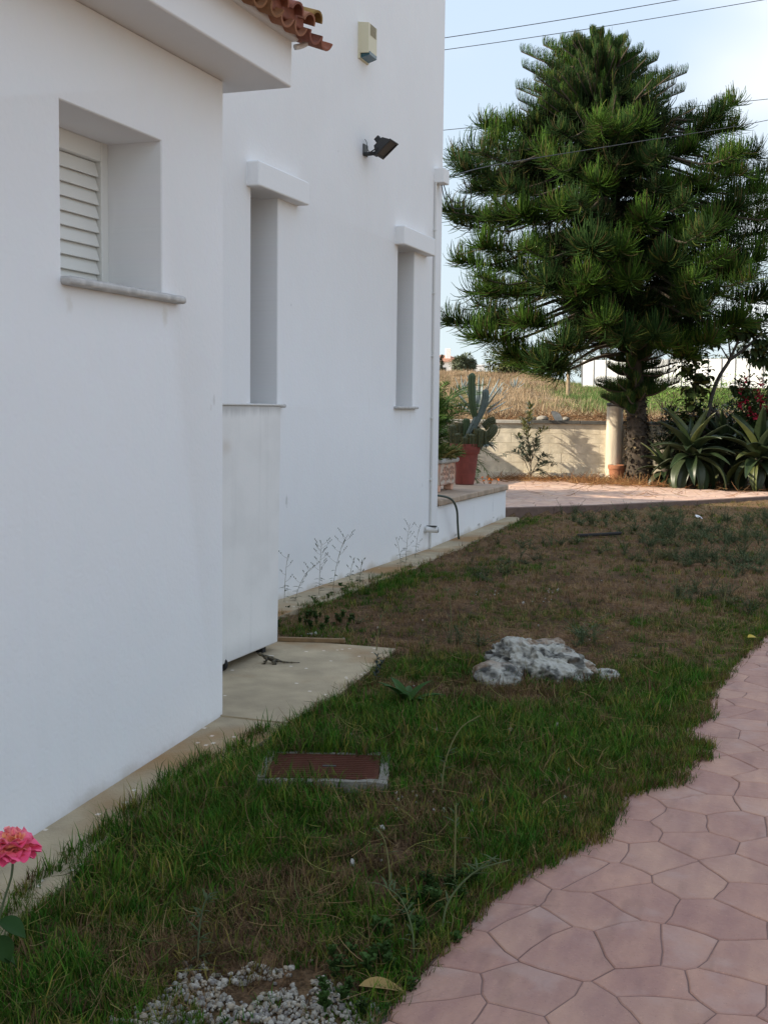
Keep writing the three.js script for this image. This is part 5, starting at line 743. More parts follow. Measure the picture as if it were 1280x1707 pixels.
const spike = (() => { const g = new THREE.ConeGeometry(0.0036, 1, 3); g.rotateZ(-Math.PI / 2); g.translate(0.5, 0, 0); return g; })();
{
  const r = rng(3001), base = V(-4.72, 1.075, -16.22), D = base.clone().sub(EYE).dot(camF), loc = (px, py, d = 0) => atDepth(px, py, D + d).sub(base);
  const cm = mat([0.11, 0.145, 0.125], 0.6, { map: rep(mottled, 4) }), gm = mat([0.06, 0.10, 0.03], 0.65, { map: rep(mottled, 5) }), dm = mat([0.085, 0.092, 0.038], 0.75, { map: rep(mottled, 5) });
  const t = thing('column_cactus', 'tall branching blue green column cactus in the large red pot', 'cactus', base);
  const A = [loc(780, 742), loc(783, 728), loc(790, 712), loc(800, 690), loc(806, 670), loc(808, 652)], B = [loc(789, 716, -0.02), loc(784, 700, 0.02), loc(783, 680), loc(786, 650), loc(787, 622)];
  part('stem', ribbed([loc(774, 745), loc(779, 728), loc(787, 710), loc(795, 694)], (u) => 0.04, 6, 0.3), cm, t);
  part('arm', ribbed([loc(788, 716), loc(796, 700), loc(804, 684), loc(809, 666), loc(809, 648)], (u) => 0.042 + 0.012 * u, 7, 0.32), cm, t);
  part('arm', ribbed([loc(797, 704, 0.03), loc(791, 691, 0.02), loc(787, 672), loc(786, 645), loc(787, 621)], (u) => 0.044 + 0.014 * u, 7, 0.32), gm, t);
  part('arm', ribbed([loc(777, 735, 0.08), loc(777, 715, 0.08), loc(777, 697, 0.08)], (u) => 0.055, 7, 0.32), gm, t);
  const c2 = thing('cactus_cluster', 'cluster of short hairy cacti crowding the front of the red pot', 'cactus', base), sp = [];
  const stub = (p0, p1, rad, m = dm) => { const mid = p0.clone().lerp(p1, 0.5), pts = [p0, mid, p1]; part('column', ribbed(pts, () => rad, 9, 0.28, 16), m, c2); sp.push(...spines(pts, rad, 9, 240, 0.03, r)); };
  stub(loc(763, 745, -0.12), loc(762, 722, -0.14), 0.058); stub(loc(774, 745, -0.16), loc(775, 728, -0.18), 0.055); stub(loc(785, 745, -0.14), loc(786, 723, -0.17), 0.06); stub(loc(796, 745, -0.10), loc(799, 714, -0.12), 0.066); stub(loc(806, 742, -0.05), loc(806, 718, -0.06), 0.06); stub(loc(756, 742, 0), loc(754, 708, 0), 0.055); stub(loc(768, 740, 0.1), loc(768, 704, 0.1), 0.055); stub(loc(792, 740, 0.1), loc(793, 709, 0.1), 0.06);
  { const pts = [loc(800, 738, 0.02), loc(812, 728, 0), loc(821, 718, 0), loc(824, 708, 0.02)]; part('lobe', ribbed(pts, (u) => 0.068 - 0.03 * (u - 0.4) ** 2, 11, 0.22, 20), dm, c2); sp.push(...spines(pts, 0.085, 11, 420, 0.03, r)); const p3 = [loc(806, 712, 0.08), loc(816, 703, 0.08), loc(826, 700, 0.08)]; part('lobe', ribbed(p3, () => 0.055, 11, 0.22, 20), dm, c2); sp.push(...spines(p3, 0.07, 11, 260, 0.03, r)); }
  instanced('spines', spike, M.plain, sp.map((m) => [m, r() < 0.6 ? lin(0.16, 0.13, 0.05) : lin(0.08, 0.085, 0.03)]), c2);
  // a pale grey rosette hanging at the right of the pot
  const t3 = thing('grey_succulent', 'small grey green succulent rosette hanging over right rim of red pot', 'succulent', loc(810, 741, -0.02).add(base)), lf = flatLeaf(0.15, 0.045, 0.9, 0.4, 6, 4, 0.006), lm = mat([0.16, 0.19, 0.16], 0.6);
  for (let i = 0; i < 11; i++) { const m = part('leaf', lf, lm, t3); m.rotation.set(0, i * 2.4, 0.5 - 0.9 * r(), 'YXZ'); m.scale.setScalar(0.7 + 0.5 * r()); }
}
{
  // hairy trailing cactus in the planter
  const r = rng(3101), base = V(-4.74, 0.93, -14.80), t = thing('trailing_cactus', 'mound of hairy yellow green trailing cactus in the white planter', 'cactus', base), l = [], sp = [], arm = [cordGeo(-1.2, 6, 7, 0.045), cordGeo(-0.5, 6, 6, 0.048)], lists = [[], []];
  for (let i = 0; i < 330; i++) { const x = 0.34 * (r() - 0.5), z = 0.66 * (r() - 0.5), a = Math.atan2(x * 1.4, z * 0.5) + (r() - 0.5), up = 1.0 + 1.6 * r(), d = V(Math.sin(a), up, Math.cos(a)), k = r() < 0.5 ? 0 : 1, m = basis(d, UP), len = 0.14 + 0.17 * r(), f = 0.7 + 0.6 * r(); m.setPosition(V(x, 0.0, z)); m.scale(V(len, len, 0.8)); lists[k].push([m, r() < 0.25 ? lin(0.17 * f, 0.13 * f, 0.04 * f) : lin(0.075 * f, 0.105 * f, 0.025 * f)]); for (let q = 0; q < 10; q++) { const u = 0.15 + 0.85 * r(), b = k ? -0.5 : -1.2, lp = V(Math.sin(b * u) / b, (1 - Math.cos(b * u)) / b, 0).applyMatrix4(m), sm = basis(V(r() - 0.5, r() - 0.3, r() - 0.5), UP); sm.setPosition(lp); sm.scale(V(0.045 + 0.03 * r(), 1, 1)); sp.push([sm, lin(0.20, 0.17, 0.06)]); } }
  lists.forEach((q, k) => instanced('stems', arm[k], M.plain, q, t)); instanced('spines', spike, M.plain, sp, t);
}
// ------------------------------------------------------------------ feathery palm behind the terrace
function frondGeo(len, curl, n, leafLen, seed) { const r = rng(seed), l = [], pts = []; for (let i = 0; i <= 6; i++) { const a = curl * i / 6; pts.push(V(len * Math.sin(a) / curl, len * (1 - Math.cos(a)) / -curl, 0)); } const c = new THREE.CatmullRomCurve3(pts); l.push(clean(tube(pts, (u) => mix(0.012, 0.004, u), 10, 4))); for (let i = 0; i < n; i++) for (const s of [1, -1]) { const u = 0.12 + 0.87 * i / n, p = c.getPoint(u), tg = c.getTangent(u), g = clean(flatLeaf(leafLen * Math.sin(Math.PI * (0.12 + 0.82 * u)) * (0.85 + 0.3 * r()), 0.014, 0.5, 0.2, 3, 1, 0.0006)); g.rotateZ(0.35 + 0.9 * (r() - 0.5)); g.rotateY(-s * (1.0 - 0.35 * u + 0.4 * (r() - 0.5))); g.rotateZ(Math.atan2(tg.y, tg.x)); g.translate(p.x, p.y, p.z); l.push(g); } return join(l); }
{
  const r = rng(3201), t = thing('feathery_palm', 'bushy feathery green palm rising behind the potted cacti', 'palm', fromDS(19.9, 0.78, 0.2)), G = [frondGeo(1.35, 1.5, 44, 0.26, 1), frondGeo(1.15, 1.9, 38, 0.24, 2), frondGeo(1.45, 1.1, 46, 0.26, 3)];
  const ms = [[0.055, 0.115, 0.02], [0.04, 0.09, 0.018], [0.07, 0.13, 0.024]].map((c) => M.leaf(c));
  part('stem', tube([V(0, -0.05, 0), V(0.02, 0.5, 0), V(0, 0.95, 0.02)], (u) => 0.16 - 0.03 * u, 10, 10), M.bark, t);
  for (let i = 0; i < 130; i++) { const m = part('frond', G[i % 3], ms[Math.floor(r() * 3)], t), layer = i / 130; m.position.set(0, 0.55 + 0.62 * layer, 0); m.rotation.set(0.6 * (r() - 0.5), i * 2.39996, mix(-0.15, 1.35, layer) + 0.25 * (r() - 0.5), 'YZX'); m.scale.setScalar(0.62 + 0.32 * r()); }
}
// ------------------------------------------------------------------ the young olive-like sapling by the wall
{
  const r = rng(3301), D = 24.15, base = atDepth(884, 799, D); base.y = 0.2; const t = thing('sapling', 'thin young sapling with narrow grey green leaves before the garden wall', 'sapling', base), loc = (px, py, d = 0) => atDepth(px, py, D + d).sub(base);
  const stems = [[[884, 799], [884, 770], [880, 735], [882, 700], [884, 676]], [[884, 795], [877, 775], [868, 760], [852, 755], [838, 762]], [[885, 790], [897, 770], [908, 760], [925, 776]], [[884, 775], [890, 745], [900, 722], [912, 715]], [[884, 770], [872, 745], [862, 728]], [[884, 790], [895, 785], [905, 790]], [[882, 745], [875, 720], [873, 700]], [[886, 785], [878, 765], [866, 748]], [[884, 770], [893, 750], [896, 735]], [[886, 788], [900, 778], [912, 772]]];
  const leaf = flatLeaf(1, 0.26, 0.5, 0.3, 5, 3, 0.006), lists = [], wood = [];
  stems.forEach((s, k) => { const pts = s.map(([x, y], i) => loc(x, y, i ? (r() - 0.5) * 0.3 : 0)), c = new THREE.CatmullRomCurve3(pts); wood.push(tube(pts, (u) => mix(k ? 0.008 : 0.014, 0.003, u), 12, 5));
    const n = k ? 62 : 190; for (let i = 0; i < n; i++) { const u = k ? 0.3 + 0.7 * r() : 0.25 + 0.75 * r(), p = c.getPoint(u), tg = c.getTangent(u), a = r() * 6.283, d = V(Math.cos(a), 0.1 + 0.7 * r(), Math.sin(a)).addScaledVector(tg, 0.6), m = basis(d, UP), L = 0.09 + 0.07 * r(); m.setPosition(p.addScaledVector(d, 0.02)); m.scale(V(L, L, L)); const up = p.y > 0.85, f = 0.7 + 0.6 * r(); lists.push([m, up ? (r() < 0.6 ? lin(0.17 * f, 0.17 * f, 0.045 * f) : lin(0.10 * f, 0.13 * f, 0.06 * f)) : r() < 0.7 ? lin(0.075 * f, 0.10 * f, 0.075 * f) : lin(0.12 * f, 0.14 * f, 0.10 * f)]); } });  // upper leaves yellowed as lit, lower ones greyed as shaded
  part('stem', join(wood), M.twig, t); instanced('foliage', leaf, new THREE.MeshPhysicalMaterial({ color: 0xffffff, roughness: 0.3, side: THREE.DoubleSide, specularIntensity: 1 }), lists, t);
}
// ------------------------------------------------------------------ big fleshy agaves at the right
{
  const r = rng(3401), prof = (t) => t < 0.45 ? 0.62 + 0.38 * Math.sin(t / 0.45 * Math.PI / 2) : Math.pow(Math.max(0, 1 - (t - 0.45) / 0.55), 0.75), G = [flatLeaf(0.95, 0.25, 1.0, 0.5, 14, 6, 0.012, prof), flatLeaf(0.9, 0.24, 1.8, 0.45, 14, 6, 0.012, prof), flatLeaf(1.05, 0.22, 0.45, 0.6, 14, 6, 0.012, prof)];
  const ms = [[0.028, 0.047, 0.019], [0.038, 0.060, 0.026], [0.050, 0.068, 0.034]].map((c) => matte(c, 0.36, 0.6, { map: rep(mottled, 1.5) })), yl = mat([0.10, 0.12, 0.035], 0.45, { map: rep(mottled, 1.5) });
  const agave = (label, D, px, y0, n, scale, seed) => { const q = rng(seed), p = atDepth(px, 800, D), t = thing('agave', label, 'agave', [p.x, 0.17, p.z], 0, 'agaves below the pine'); part('stem', tube([V(0, 0, 0), V(0.02, y0 * 0.6, 0.02), V(0, y0, 0)], 0.085, 6, 10), M.bark, t);
    for (let i = 0; i < n; i++) { const k = i / n, el = mix(-0.55, 1.35, Math.pow(k, 0.9)) + 0.3 * (q() - 0.5), m = part('leaf', G[k < 0.35 ? 1 : k < 0.75 ? 0 : 2], q() < 0.12 ? yl : ms[Math.floor(q() * 3)], t); m.position.set(0, y0 - 0.14 * (1 - k), 0); m.rotation.set(0.4 * (q() - 0.5), i * 2.39996 + 0.3 * q() + seed, el, 'YZX'); m.scale.setScalar(scale * (0.75 + 0.4 * q())); } };
  agave('broad leaved agave nearest the pine trunk, leaves arching over the path', 22.5, 1152, 0.66, 38, 1.02, 1); agave('broad leaved agave at the right edge under the red flowering shrub', 22.3, 1262, 0.64, 38, 1.08, 2.3); agave('small low agave sprouting between the trunk and the larger agaves', 22.9, 1108, 0.35, 20, 0.72, 4.1); agave('upright dark agave behind the gap of the two big agaves', 23.3, 1205, 0.72, 26, 1.05, 5.7);
}
// ------------------------------------------------------------------ leafy shrubs
function shrub(name, label, cat, base, o) {      // ellipsoid clumps of leaves on stems
  const r = rng(o.seed), t = thing(name, label, cat, base), L = [], wood = [], leaf = o.leaf ?? flatLeaf(1, 0.5, 0.5, 0.3, 4, 2, 0.004);
  const clumps = o.clumps ?? Array.from({ length: o.nc ?? 16 }, () => { const a = r() * 6.283, z = 2 * r() - 1, q = Math.sqrt(1 - z * z), k = Math.cbrt(r()); return [Math.cos(a) * q * k * o.rx, o.h * 0.58 + z * k * o.ry, Math.sin(a) * q * k * o.rz, (o.cr ?? 0.25) * (0.7 + 0.6 * r())]; });
  for (const [x, y, z, R] of clumps) { wood.push(tube([V(x * 0.05, 0, z * 0.05), V(x * 0.45, y * 0.55, z * 0.45), V(x, y, z)], (u) => mix(o.wood ?? 0.02, 0.005, u), 8, 5)); for (let i = 0; i < (o.per ?? 90); i++) { const a = r() * 6.283, c = 2 * r() - 1, q = Math.sqrt(1 - c * c), k = Math.cbrt(r()), d = V(Math.cos(a) * q, c, Math.sin(a) * q), p = V(x, y, z).addScaledVector(d, R * k), m = basis(d.clone().add(V(0, o.rise ?? 0.2, 0)).add(V(r() - 0.5, r() - 0.5, r() - 0.5)), UP), s = o.size * (0.6 + 0.7 * r()), f = 0.65 + 0.7 * r(), cc = o.colors[Math.floor(r() * o.colors.length)]; if (p.y < 0.02) continue; m.setPosition(p); m.scale(V(s, s, s)); L.push([m, lin(cc[0] * f, cc[1] * f, cc[2] * f)]); } }
  part('stem', join(wood), M.twig, t); instanced('foliage', leaf, o.mat ?? M.plain, L, t); return [t, r, clumps];
}
const gloss = new THREE.MeshStandardMaterial({ color: 0xffffff, roughness: 0.32, side: THREE.DoubleSide });
const spot = (px, D, y) => { const p = atDepth(px, 700, D); p.y = y; return p; };
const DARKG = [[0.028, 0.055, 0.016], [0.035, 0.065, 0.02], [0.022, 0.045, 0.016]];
shrub('dark_hedge', 'dark small leaved shrub right of the pine trunk behind the agaves', 'shrub', spot(1125, 24.0, 0.2), { seed: 41, nc: 22, rx: 0.55, ry: 0.55, rz: 0.35, h: 1.6, cr: 0.24, per: 130, size: 0.07, colors: DARKG, mat: gloss });
shrub('dark_hedge', 'dark glossy shrub below the bare forked branch', 'shrub', spot(1190, 23.9, 0.2), { seed: 42, nc: 26, rx: 0.6, ry: 0.6, rz: 0.4, h: 1.75, cr: 0.24, per: 130, size: 0.065, colors: DARKG, mat: gloss });
shrub('dark_hedge', 'dark glossy shrub at the right edge behind the agaves', 'shrub', spot(1262, 23.7, 0.2), { seed: 43, nc: 30, rx: 0.65, ry: 0.7, rz: 0.45, h: 1.9, cr: 0.25, per: 130, size: 0.065, colors: DARKG, mat: gloss });
shrub('creeper_bush', 'dark big leaved creeper climbing beside the pine above the agaves', 'shrub', spot(1150, 23.2, 0.2), { seed: 44, clumps: [[0, 1.35, 0, 0.2], [0.05, 1.65, 0, 0.22], [-0.05, 1.95, 0.05, 0.24], [0.12, 2.2, 0, 0.25], [-0.15, 2.35, 0, 0.25], [0.1, 2.55, 0.1, 0.25], [-0.1, 1.1, 0, 0.22], [0.0, 0.8, 0, 0.25], [0.2, 1.9, -0.1, 0.15]], per: 60, size: 0.13, colors: [[0.04, 0.06, 0.016], [0.03, 0.05, 0.016], [0.06, 0.065, 0.016]], leaf: flatLeaf(1, 0.85, 0.7, 0.3, 5, 4, 0.004) });
{
  const base = spot(1172, 23.4, 0.2), r = rng(3501), D = 23.4, loc = (px, py, d = 0) => atDepth(px, py, D + d).sub(base), t = thing('bare_branched_tree', 'small tree with bare forked grey branches and leaves only at the tips', 'tree', base);
  const br = [[[[1172, 790], [1172, 740], [1178, 700], [1186, 660], [1198, 628], [1214, 603], [1219, 592]], 0.055], [[[1215, 600], [1230, 590], [1248, 575], [1270, 552]], 0.035], [[[1219, 592], [1228, 572], [1233, 560], [1238, 540]], 0.028], [[[1217, 594], [1215, 578], [1213, 565], [1208, 545]], 0.02], [[[1214, 600], [1203, 582], [1193, 566]], 0.016], [[[1192, 640], [1200, 628], [1208, 627]], 0.012], [[[1216, 574], [1224, 565]], 0.012], [[[1182, 680], [1195, 690], [1205, 705], [1216, 730]], 0.03]];
  br.forEach(([p, R], k) => part(k ? 'branch' : 'trunk', tube(p.map(([x, y], i) => loc(x, y, k && i ? 0.15 * (r() - 0.5) : 0)), (u) => mix(R, R * 0.6, u), 16, 7), mat([0.085, 0.075, 0.065], 0.9, { map: rep(mottled, 3) }), t));
  const L = [], leaf = flatLeaf(1, 0.55, 0.8, 0.3, 5, 3, 0.004); for (const [px, py, R] of [[1235, 545, 0.25], [1255, 570, 0.3], [1275, 555, 0.35], [1265, 590, 0.22], [1210, 540, 0.25], [1250, 530, 0.35], [1190, 555, 0.22], [1285, 585, 0.3], [1238, 645, 0.12], [1246, 650, 0.1], [1228, 642, 0.1]]) for (let i = 0; i < 80 * R / 0.25; i++) { const d = V(r() - 0.5, r() - 0.6, r() - 0.5).normalize(), p = loc(px, py).addScaledVector(d, R * Math.cbrt(r())), m = basis(d, UP), s = 0.10 + 0.09 * r(), f = 0.6 + 0.7 * r(); m.setPosition(p); m.scale(V(s, s, s)); L.push([m, r() < 0.2 ? lin(0.085 * f, 0.085 * f, 0.02 * f) : lin(0.035 * f, 0.055 * f, 0.018 * f)]); }
  instanced('foliage', leaf, M.plain, L, t);
}
{
  const [t, r, cl] = shrub('flowering_shrub', 'shrub with clusters of dark red flowers at the right edge', 'shrub', spot(1274, 23.0, 0.2), { seed: 45, nc: 30, rx: 0.55, ry: 0.85, rz: 0.4, h: 2.35, cr: 0.22, per: 70, size: 0.085, colors: [[0.03, 0.06, 0.016], [0.04, 0.07, 0.02], [0.05, 0.075, 0.02]] });
  const pet = flatLeaf(1, 0.8, 0.6, 0.2, 3, 2, 0.01), F2 = []; for (let i = 0; i < 26; i++) { const p0 = cl[i % cl.length], c = V(p0[0] + 0.3 * (r() - 0.5), p0[1] + 0.1, p0[2] + 0.22); if (c.y < 1.3) continue; for (let k = 0; k < 22; k++) { const d = V(r() - 0.5, r() - 0.4, r() - 0.3).normalize(), m = basis(d, UP), s = 0.045 + 0.02 * r(), f = 0.7 + 0.6 * r(); m.setPosition(c.clone().addScaledVector(d, 0.07 * r())); m.scale(V(s, s, s)); F2.push([m, lin(0.36 * f, 0.025 * f, 0.05 * f)]); } } instanced('flowers', pet, M.plain, F2, t);
}
// sunlit bushes beyond the wall, far trees
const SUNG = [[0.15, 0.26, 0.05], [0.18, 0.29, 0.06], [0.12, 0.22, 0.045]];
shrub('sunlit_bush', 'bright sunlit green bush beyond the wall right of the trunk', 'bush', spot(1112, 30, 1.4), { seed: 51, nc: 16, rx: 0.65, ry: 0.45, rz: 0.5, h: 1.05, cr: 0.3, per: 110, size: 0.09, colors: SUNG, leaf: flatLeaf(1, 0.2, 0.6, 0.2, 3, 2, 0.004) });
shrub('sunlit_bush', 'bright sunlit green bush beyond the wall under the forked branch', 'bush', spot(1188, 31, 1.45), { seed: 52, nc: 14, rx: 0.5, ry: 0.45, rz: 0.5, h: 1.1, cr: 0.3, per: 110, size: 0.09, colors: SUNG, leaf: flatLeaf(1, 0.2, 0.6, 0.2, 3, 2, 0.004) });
{ const D = 88, y = fieldHeight(D, 9); shrub('field_bush', 'olive green rounded bush on the crest of the dry field', 'bush', (() => { const p = atDepth(842, 620, D); p.y = y - 0.4; return p; })(), { seed: 53, nc: 26, rx: 2.1, ry: 0.8, rz: 1.6, h: 1.7, cr: 0.7, per: 150, size: 0.22, colors: [[0.09, 0.10, 0.04], [0.07, 0.085, 0.035], [0.12, 0.12, 0.05]], wood: 0.05 }); }
{ const D = 118, p = atDepth(772, 620, D); p.y = 3.55; shrub('round_tree', 'round grey green tree in front of the distant house', 'tree', p, { seed: 54, nc: 30, rx: 1.1, ry: 0.55, rz: 1.0, h: 4.4, cr: 0.45, per: 130, size: 0.25, colors: [[0.15, 0.18, 0.11], [0.18, 0.20, 0.13], [0.12, 0.15, 0.09]], wood: 0.07 }); }  // leaf colours paled with distance haze
{ const D = 120, p = atDepth(735, 640, D); p.y = 3.6; shrub('cypress', 'slim dark cypress beside the distant house at wall corner', 'tree', p, { seed: 55, clumps: Array.from({ length: 14 }, (_, i) => [0.1 * Math.sin(i * 2.1), 0.3 + i * 0.23, 0.1 * Math.cos(i * 2.1), 0.34 * (1 - i / 18)]), per: 90, size: 0.16, colors: [[0.04, 0.06, 0.035]], wood: 0.05 }); }
[[1150, 0.8, 4.4, 'hazy low tree line beyond the fence, left end'], [1205, 0.9, 3.6, 'hazy low tree crowns beyond the fence under the forked branch'], [1262, 2.2, 4.0, 'taller hazy tree beyond the fence at the right edge'], [1060, 0.7, 4.5, 'hazy tree crowns beyond the fence behind the pine trunk'], [985, 0.9, 3.5, 'hazy tree crown beyond the left end of the fence']].forEach(([px, h, w, label], i) => { const D = 170, p = atDepth(px, 600, D); p.y = 5.2; shrub('distant_tree', label, 'tree', p, { seed: 60 + i, nc: 26, rx: w, ry: 0.9 * h + 0.4, rz: 2, h: 2.6 + 2.4 * h, cr: 1.0, per: 80, size: 0.4, colors: [[0.14, 0.17, 0.14], [0.17, 0.19, 0.16]], wood: 0.1 }); });  // haze of the distance is greyed into these crowns
// grey agaves in the field
{
  const G = flatLeaf(0.75, 0.09, -0.15, 0.5, 8, 4, 0.01, (t) => 0.7 * Math.pow(1 - t, 0.7) + 0.3 * Math.sin(Math.PI * t)), m = mat([0.19, 0.235, 0.24], 0.6), r = rng(3601);
  const ag = (px, py, D, n, s, label) => { const p = atDepth(px, py, D), q = DS(p.x, p.z); p.y = groundY(p.x, p.z) - 0.02; const t = thing('grey_agave', label, 'agave', p, 0, 'grey agaves in the dry field'); for (let i = 0; i < n; i++) { const l = part('leaf', G, m, t); l.rotation.set(0, i * 2.4, mix(0.25, 1.45, i / n), 'YXZ'); l.scale.setScalar(s * (0.8 + 0.4 * r())); } };
  ag(798, 660, 29, 26, 1.25, 'pale grey agave with stiff upright leaves behind the column cactus'); ag(830, 664, 42, 18, 0.7, 'small pale grey agave alone in the dry field right of the cactus'); ag(772, 634, 45, 18, 0.9, 'small blue grey agave at the left above the palm'); ag(857, 648, 52, 16, 0.8, 'dark grey agave clump in the middle of the dry field');
}
// small orange flowers at the terrace end
{ const r = rng(3701), p = onPlane(815, 806, 'y', 0.25); p.y = 0.2; const t = thing('orange_flowers', 'small plant with bright orange flowers at the far end of terrace', 'flower', p), pet = flatLeaf(1, 0.7, 0.5, 0.2, 3, 2, 0.01), L = [], S = []; for (let i = 0; i < 9; i++) { const c = V(0.45 * (r() - 0.5), 0.05 + 0.12 * r(), 0.4 * (r() - 0.5)); S.push(tube([V(c.x * 0.5, 0, c.z * 0.5), V(c.x * 0.9, c.y * 0.6, c.z * 0.9), c], 0.004, 4, 4)); for (let k = 0; k < 9; k++) { const m = basis(V(r() - 0.5, r() - 0.2, r() - 0.5), UP); m.setPosition(c); const s = 0.035 + 0.02 * r(); m.scale(V(s, s, s)); L.push([m, lin(0.75, 0.20 + 0.1 * r(), 0.07)]); } } part('stem', join(S), M.leaf([0.08, 0.09, 0.03]), t); instanced('flowers', pet, M.plain, L, t); }
// dry stalks along the foot of the tall wall
{
  const r = rng(3801), dm = mat([0.21, 0.18, 0.125], 0.9), gm = matte([0.06, 0.082, 0.035], 0.8, 0.2);
  const stalk = (label, b, h, lean, twigs, seeds, mm = dm) => { const base = onGround(...b), y0 = base.y; const g0 = groundY(base.x, base.z); base.y = Math.max(y0, g0); const t = thing('dry_stalk', label, 'weed', base, 0, 'dry weed stalks along the foot of the house'); const l = [], H = h, tip = V(flatR.x * lean, H, flatR.z * lean), main = [V(0, 0, 0), V(tip.x * 0.2, H * 0.4, tip.z * 0.2), V(tip.x * 0.6, H * 0.8, tip.z * 0.6), tip], c = new THREE.CatmullRomCurve3(main); l.push(clean(tube(main, (u) => mix(0.0024, 0.0013, u), 12, 4))); const sd = [];
    for (let i = 0; i < twigs; i++) { const u = 0.35 + 0.62 * i / twigs, p = c.getPoint(u), a = i * 2.2 + r(), L = H * (0.12 + 0.14 * r()), e = p.clone().add(V(Math.cos(a) * L * 0.8, L * 0.7, Math.sin(a) * L * 0.8)); l.push(clean(tube([p, p.clone().lerp(e, 0.5).add(V(0, -0.01, 0)), e], 0.0011, 4, 3))); for (let k = 0; k < seeds; k++) { const s = new THREE.SphereGeometry(1, 5, 4); s.scale(0.003, 0.007, 0.003); const q = p.clone().lerp(e, 0.5 + 0.5 * (k + 1) / seeds); s.rotateZ(r() - 0.5); s.translate(q.x, q.y, q.z); sd.push(clean(s)); } }
    for (let i = 0; i < 10; i++) { const u = 0.05 + 0.3 * r(), p = c.getPoint(u), g = clean(flatLeaf(0.04 + 0.02 * r(), 0.014, 0.7, 0.3, 3, 2, 0.0005)); g.rotateZ(0.3); g.rotateY(r() * 6.28); g.translate(p.x, p.y, p.z); sd.push(g); }
    part('stem', join(l), mm, t); if (sd.length) part('seed_heads', join(sd), gm, t); };
  stalk('thin dry stalk closest to the right edge of the white cabinet', [474, 1004], 0.40, 0.03, 5, 2); stalk('branching dry stalk second from the white cabinet', [492, 1002], 0.30, 0.16, 9, 2); stalk('tall branching dry weed with airy seed heads against tall wall', [532, 992], 0.45, 0.02, 15, 3); stalk('tallest leaning dry weed beside the airy one', [555, 984], 0.50, 0.13, 12, 3); stalk('short dry stalk right of the tallest leaning weed', [582, 976], 0.26, 0.05, 5, 2); stalk('small dry stalk left of the overflow pipe', [668, 944], 0.30, -0.06, 4, 2); stalk('hooked dark stalk below the overflow pipe', [676, 940], 0.42, 0.04, 8, 2); stalk('dry stalk nearest the conduit', [692, 930], 0.36, 0.05, 5, 2); stalk('short dark leafy stalk between wall and lawn', [600, 972], 0.22, 0.02, 6, 3, gm);
  // taller single weeds standing in the lawn
  const tall = (label, b, h, lean, m = matte([0.17, 0.165, 0.07], 0.8, 0.2), n = 8) => { const base = onGround(...b); base.y = groundY(base.x, base.z) - 0.005; const t = thing('tall_weed', label, 'weed', base, 0, 'tall weeds in the lawn'); const pts = [V(0, 0, 0), V(flatR.x * lean * 0.1, h * 0.45, flatR.z * lean * 0.1), V(flatR.x * lean * 0.5, h * 0.85, flatR.z * lean * 0.5), V(flatR.x * lean, h, flatR.z * lean)], c = new THREE.CatmullRomCurve3(pts), l = []; part('stem', tube(pts, (u) => mix(0.004, 0.0022, u), 14, 4), m, t); for (let i = 0; i < n; i++) { const u = 0.08 + 0.9 * r(), p = c.getPoint(u), g = clean(flatLeaf(0.03 + 0.04 * r(), 0.008, 0.6, 0.3, 3, 2, 0.0005)); g.rotateZ(0.6); g.rotateY(r() * 6.28); g.translate(p.x, p.y, p.z); l.push(g); } if (l.length) part('leaves', join(l), gm, t); };
  tall('bent pale stalk rising from the brown lawn beyond the concrete slab', [627, 1090], 0.36, 0.07); tall('tall pale stalk right of the limestone rock', [1068, 1072], 0.44, 0.03); tall('slanting pale stalk in front of the manhole cover, nearest path', [735, 1330], 0.36, 0.16); tall('upright pale stalk in the near lawn', [757, 1490], 0.33, 0.0); tall('thin stalk left of the large rock', [752, 1075], 0.40, -0.04); tall('leaning green stalk at the path edge nearest the camera', [735, 1560], 0.26, 0.22, mat([0.09, 0.12, 0.045], 0.8), 16); tall('second leaning green stalk at the near path edge', [690, 1600], 0.24, -0.10, mat([0.09, 0.12, 0.045], 0.8), 16); tall('pale stalk at the right among grey green weeds', [1120, 1040], 0.38, 0.05); tall('thin pale stalk at far right of the lawn', [1205, 1020], 0.36, 0.10); tall('short pale stalk in the far brown lawn', [760, 1000], 0.42, 0.08); tall('feathery green stalk in the near left lawn', [330, 1610], 0.24, 0.04, mat([0.08, 0.11, 0.05], 0.8), 22); tall('pale stalk beside the fallen tan leaf', [650, 1500], 0.26, -0.05);
  // the dark leaved weed at the slab edge and the rosette in the grass
  const b = onGround(626, 1138), g = sprig(71, 0.19, 2, 0.045, 0.018, 11, 0.4); const w = top('slab_weed', g, matte([0.045, 0.06, 0.05], 0.7, 0.25, { side: THREE.DoubleSide }), 'dark grey leaved weed standing at the right edge of the slab', 'weed'); w.position.copy(b);
  const rb = onGround(678, 1180), rt = thing('broadleaf_rosette', 'rosette of broad dark green leaves in grass left of the rock', 'plant', [rb.x, rb.y, rb.z]), lf = flatLeaf(0.24, 0.055, 0.9, 0.4, 8, 4, 0.002), lm = matte([0.03, 0.075, 0.014], 0.6, 0.3); for (let i = 0; i < 9; i++) { const m = part('leaf', lf, lm, rt); m.rotation.set(0, i * 2.4, 1.15 - 0.5 * r(), 'YXZ'); m.scale.setScalar(0.7 + 0.4 * r()); }
  const pb = atDepth(125, 1700, 3.05), pt = thing('pale_leafy_weed', 'pale green broad leaved weed at the bottom left corner', 'plant', [pb.x, levelAt(pb.z) + 0.02, pb.z]), pl = flatLeaf(0.058, 0.022, 0.5, 0.4, 6, 4, 0.0012), pm = mat([0.17, 0.215, 0.11], 0.6);
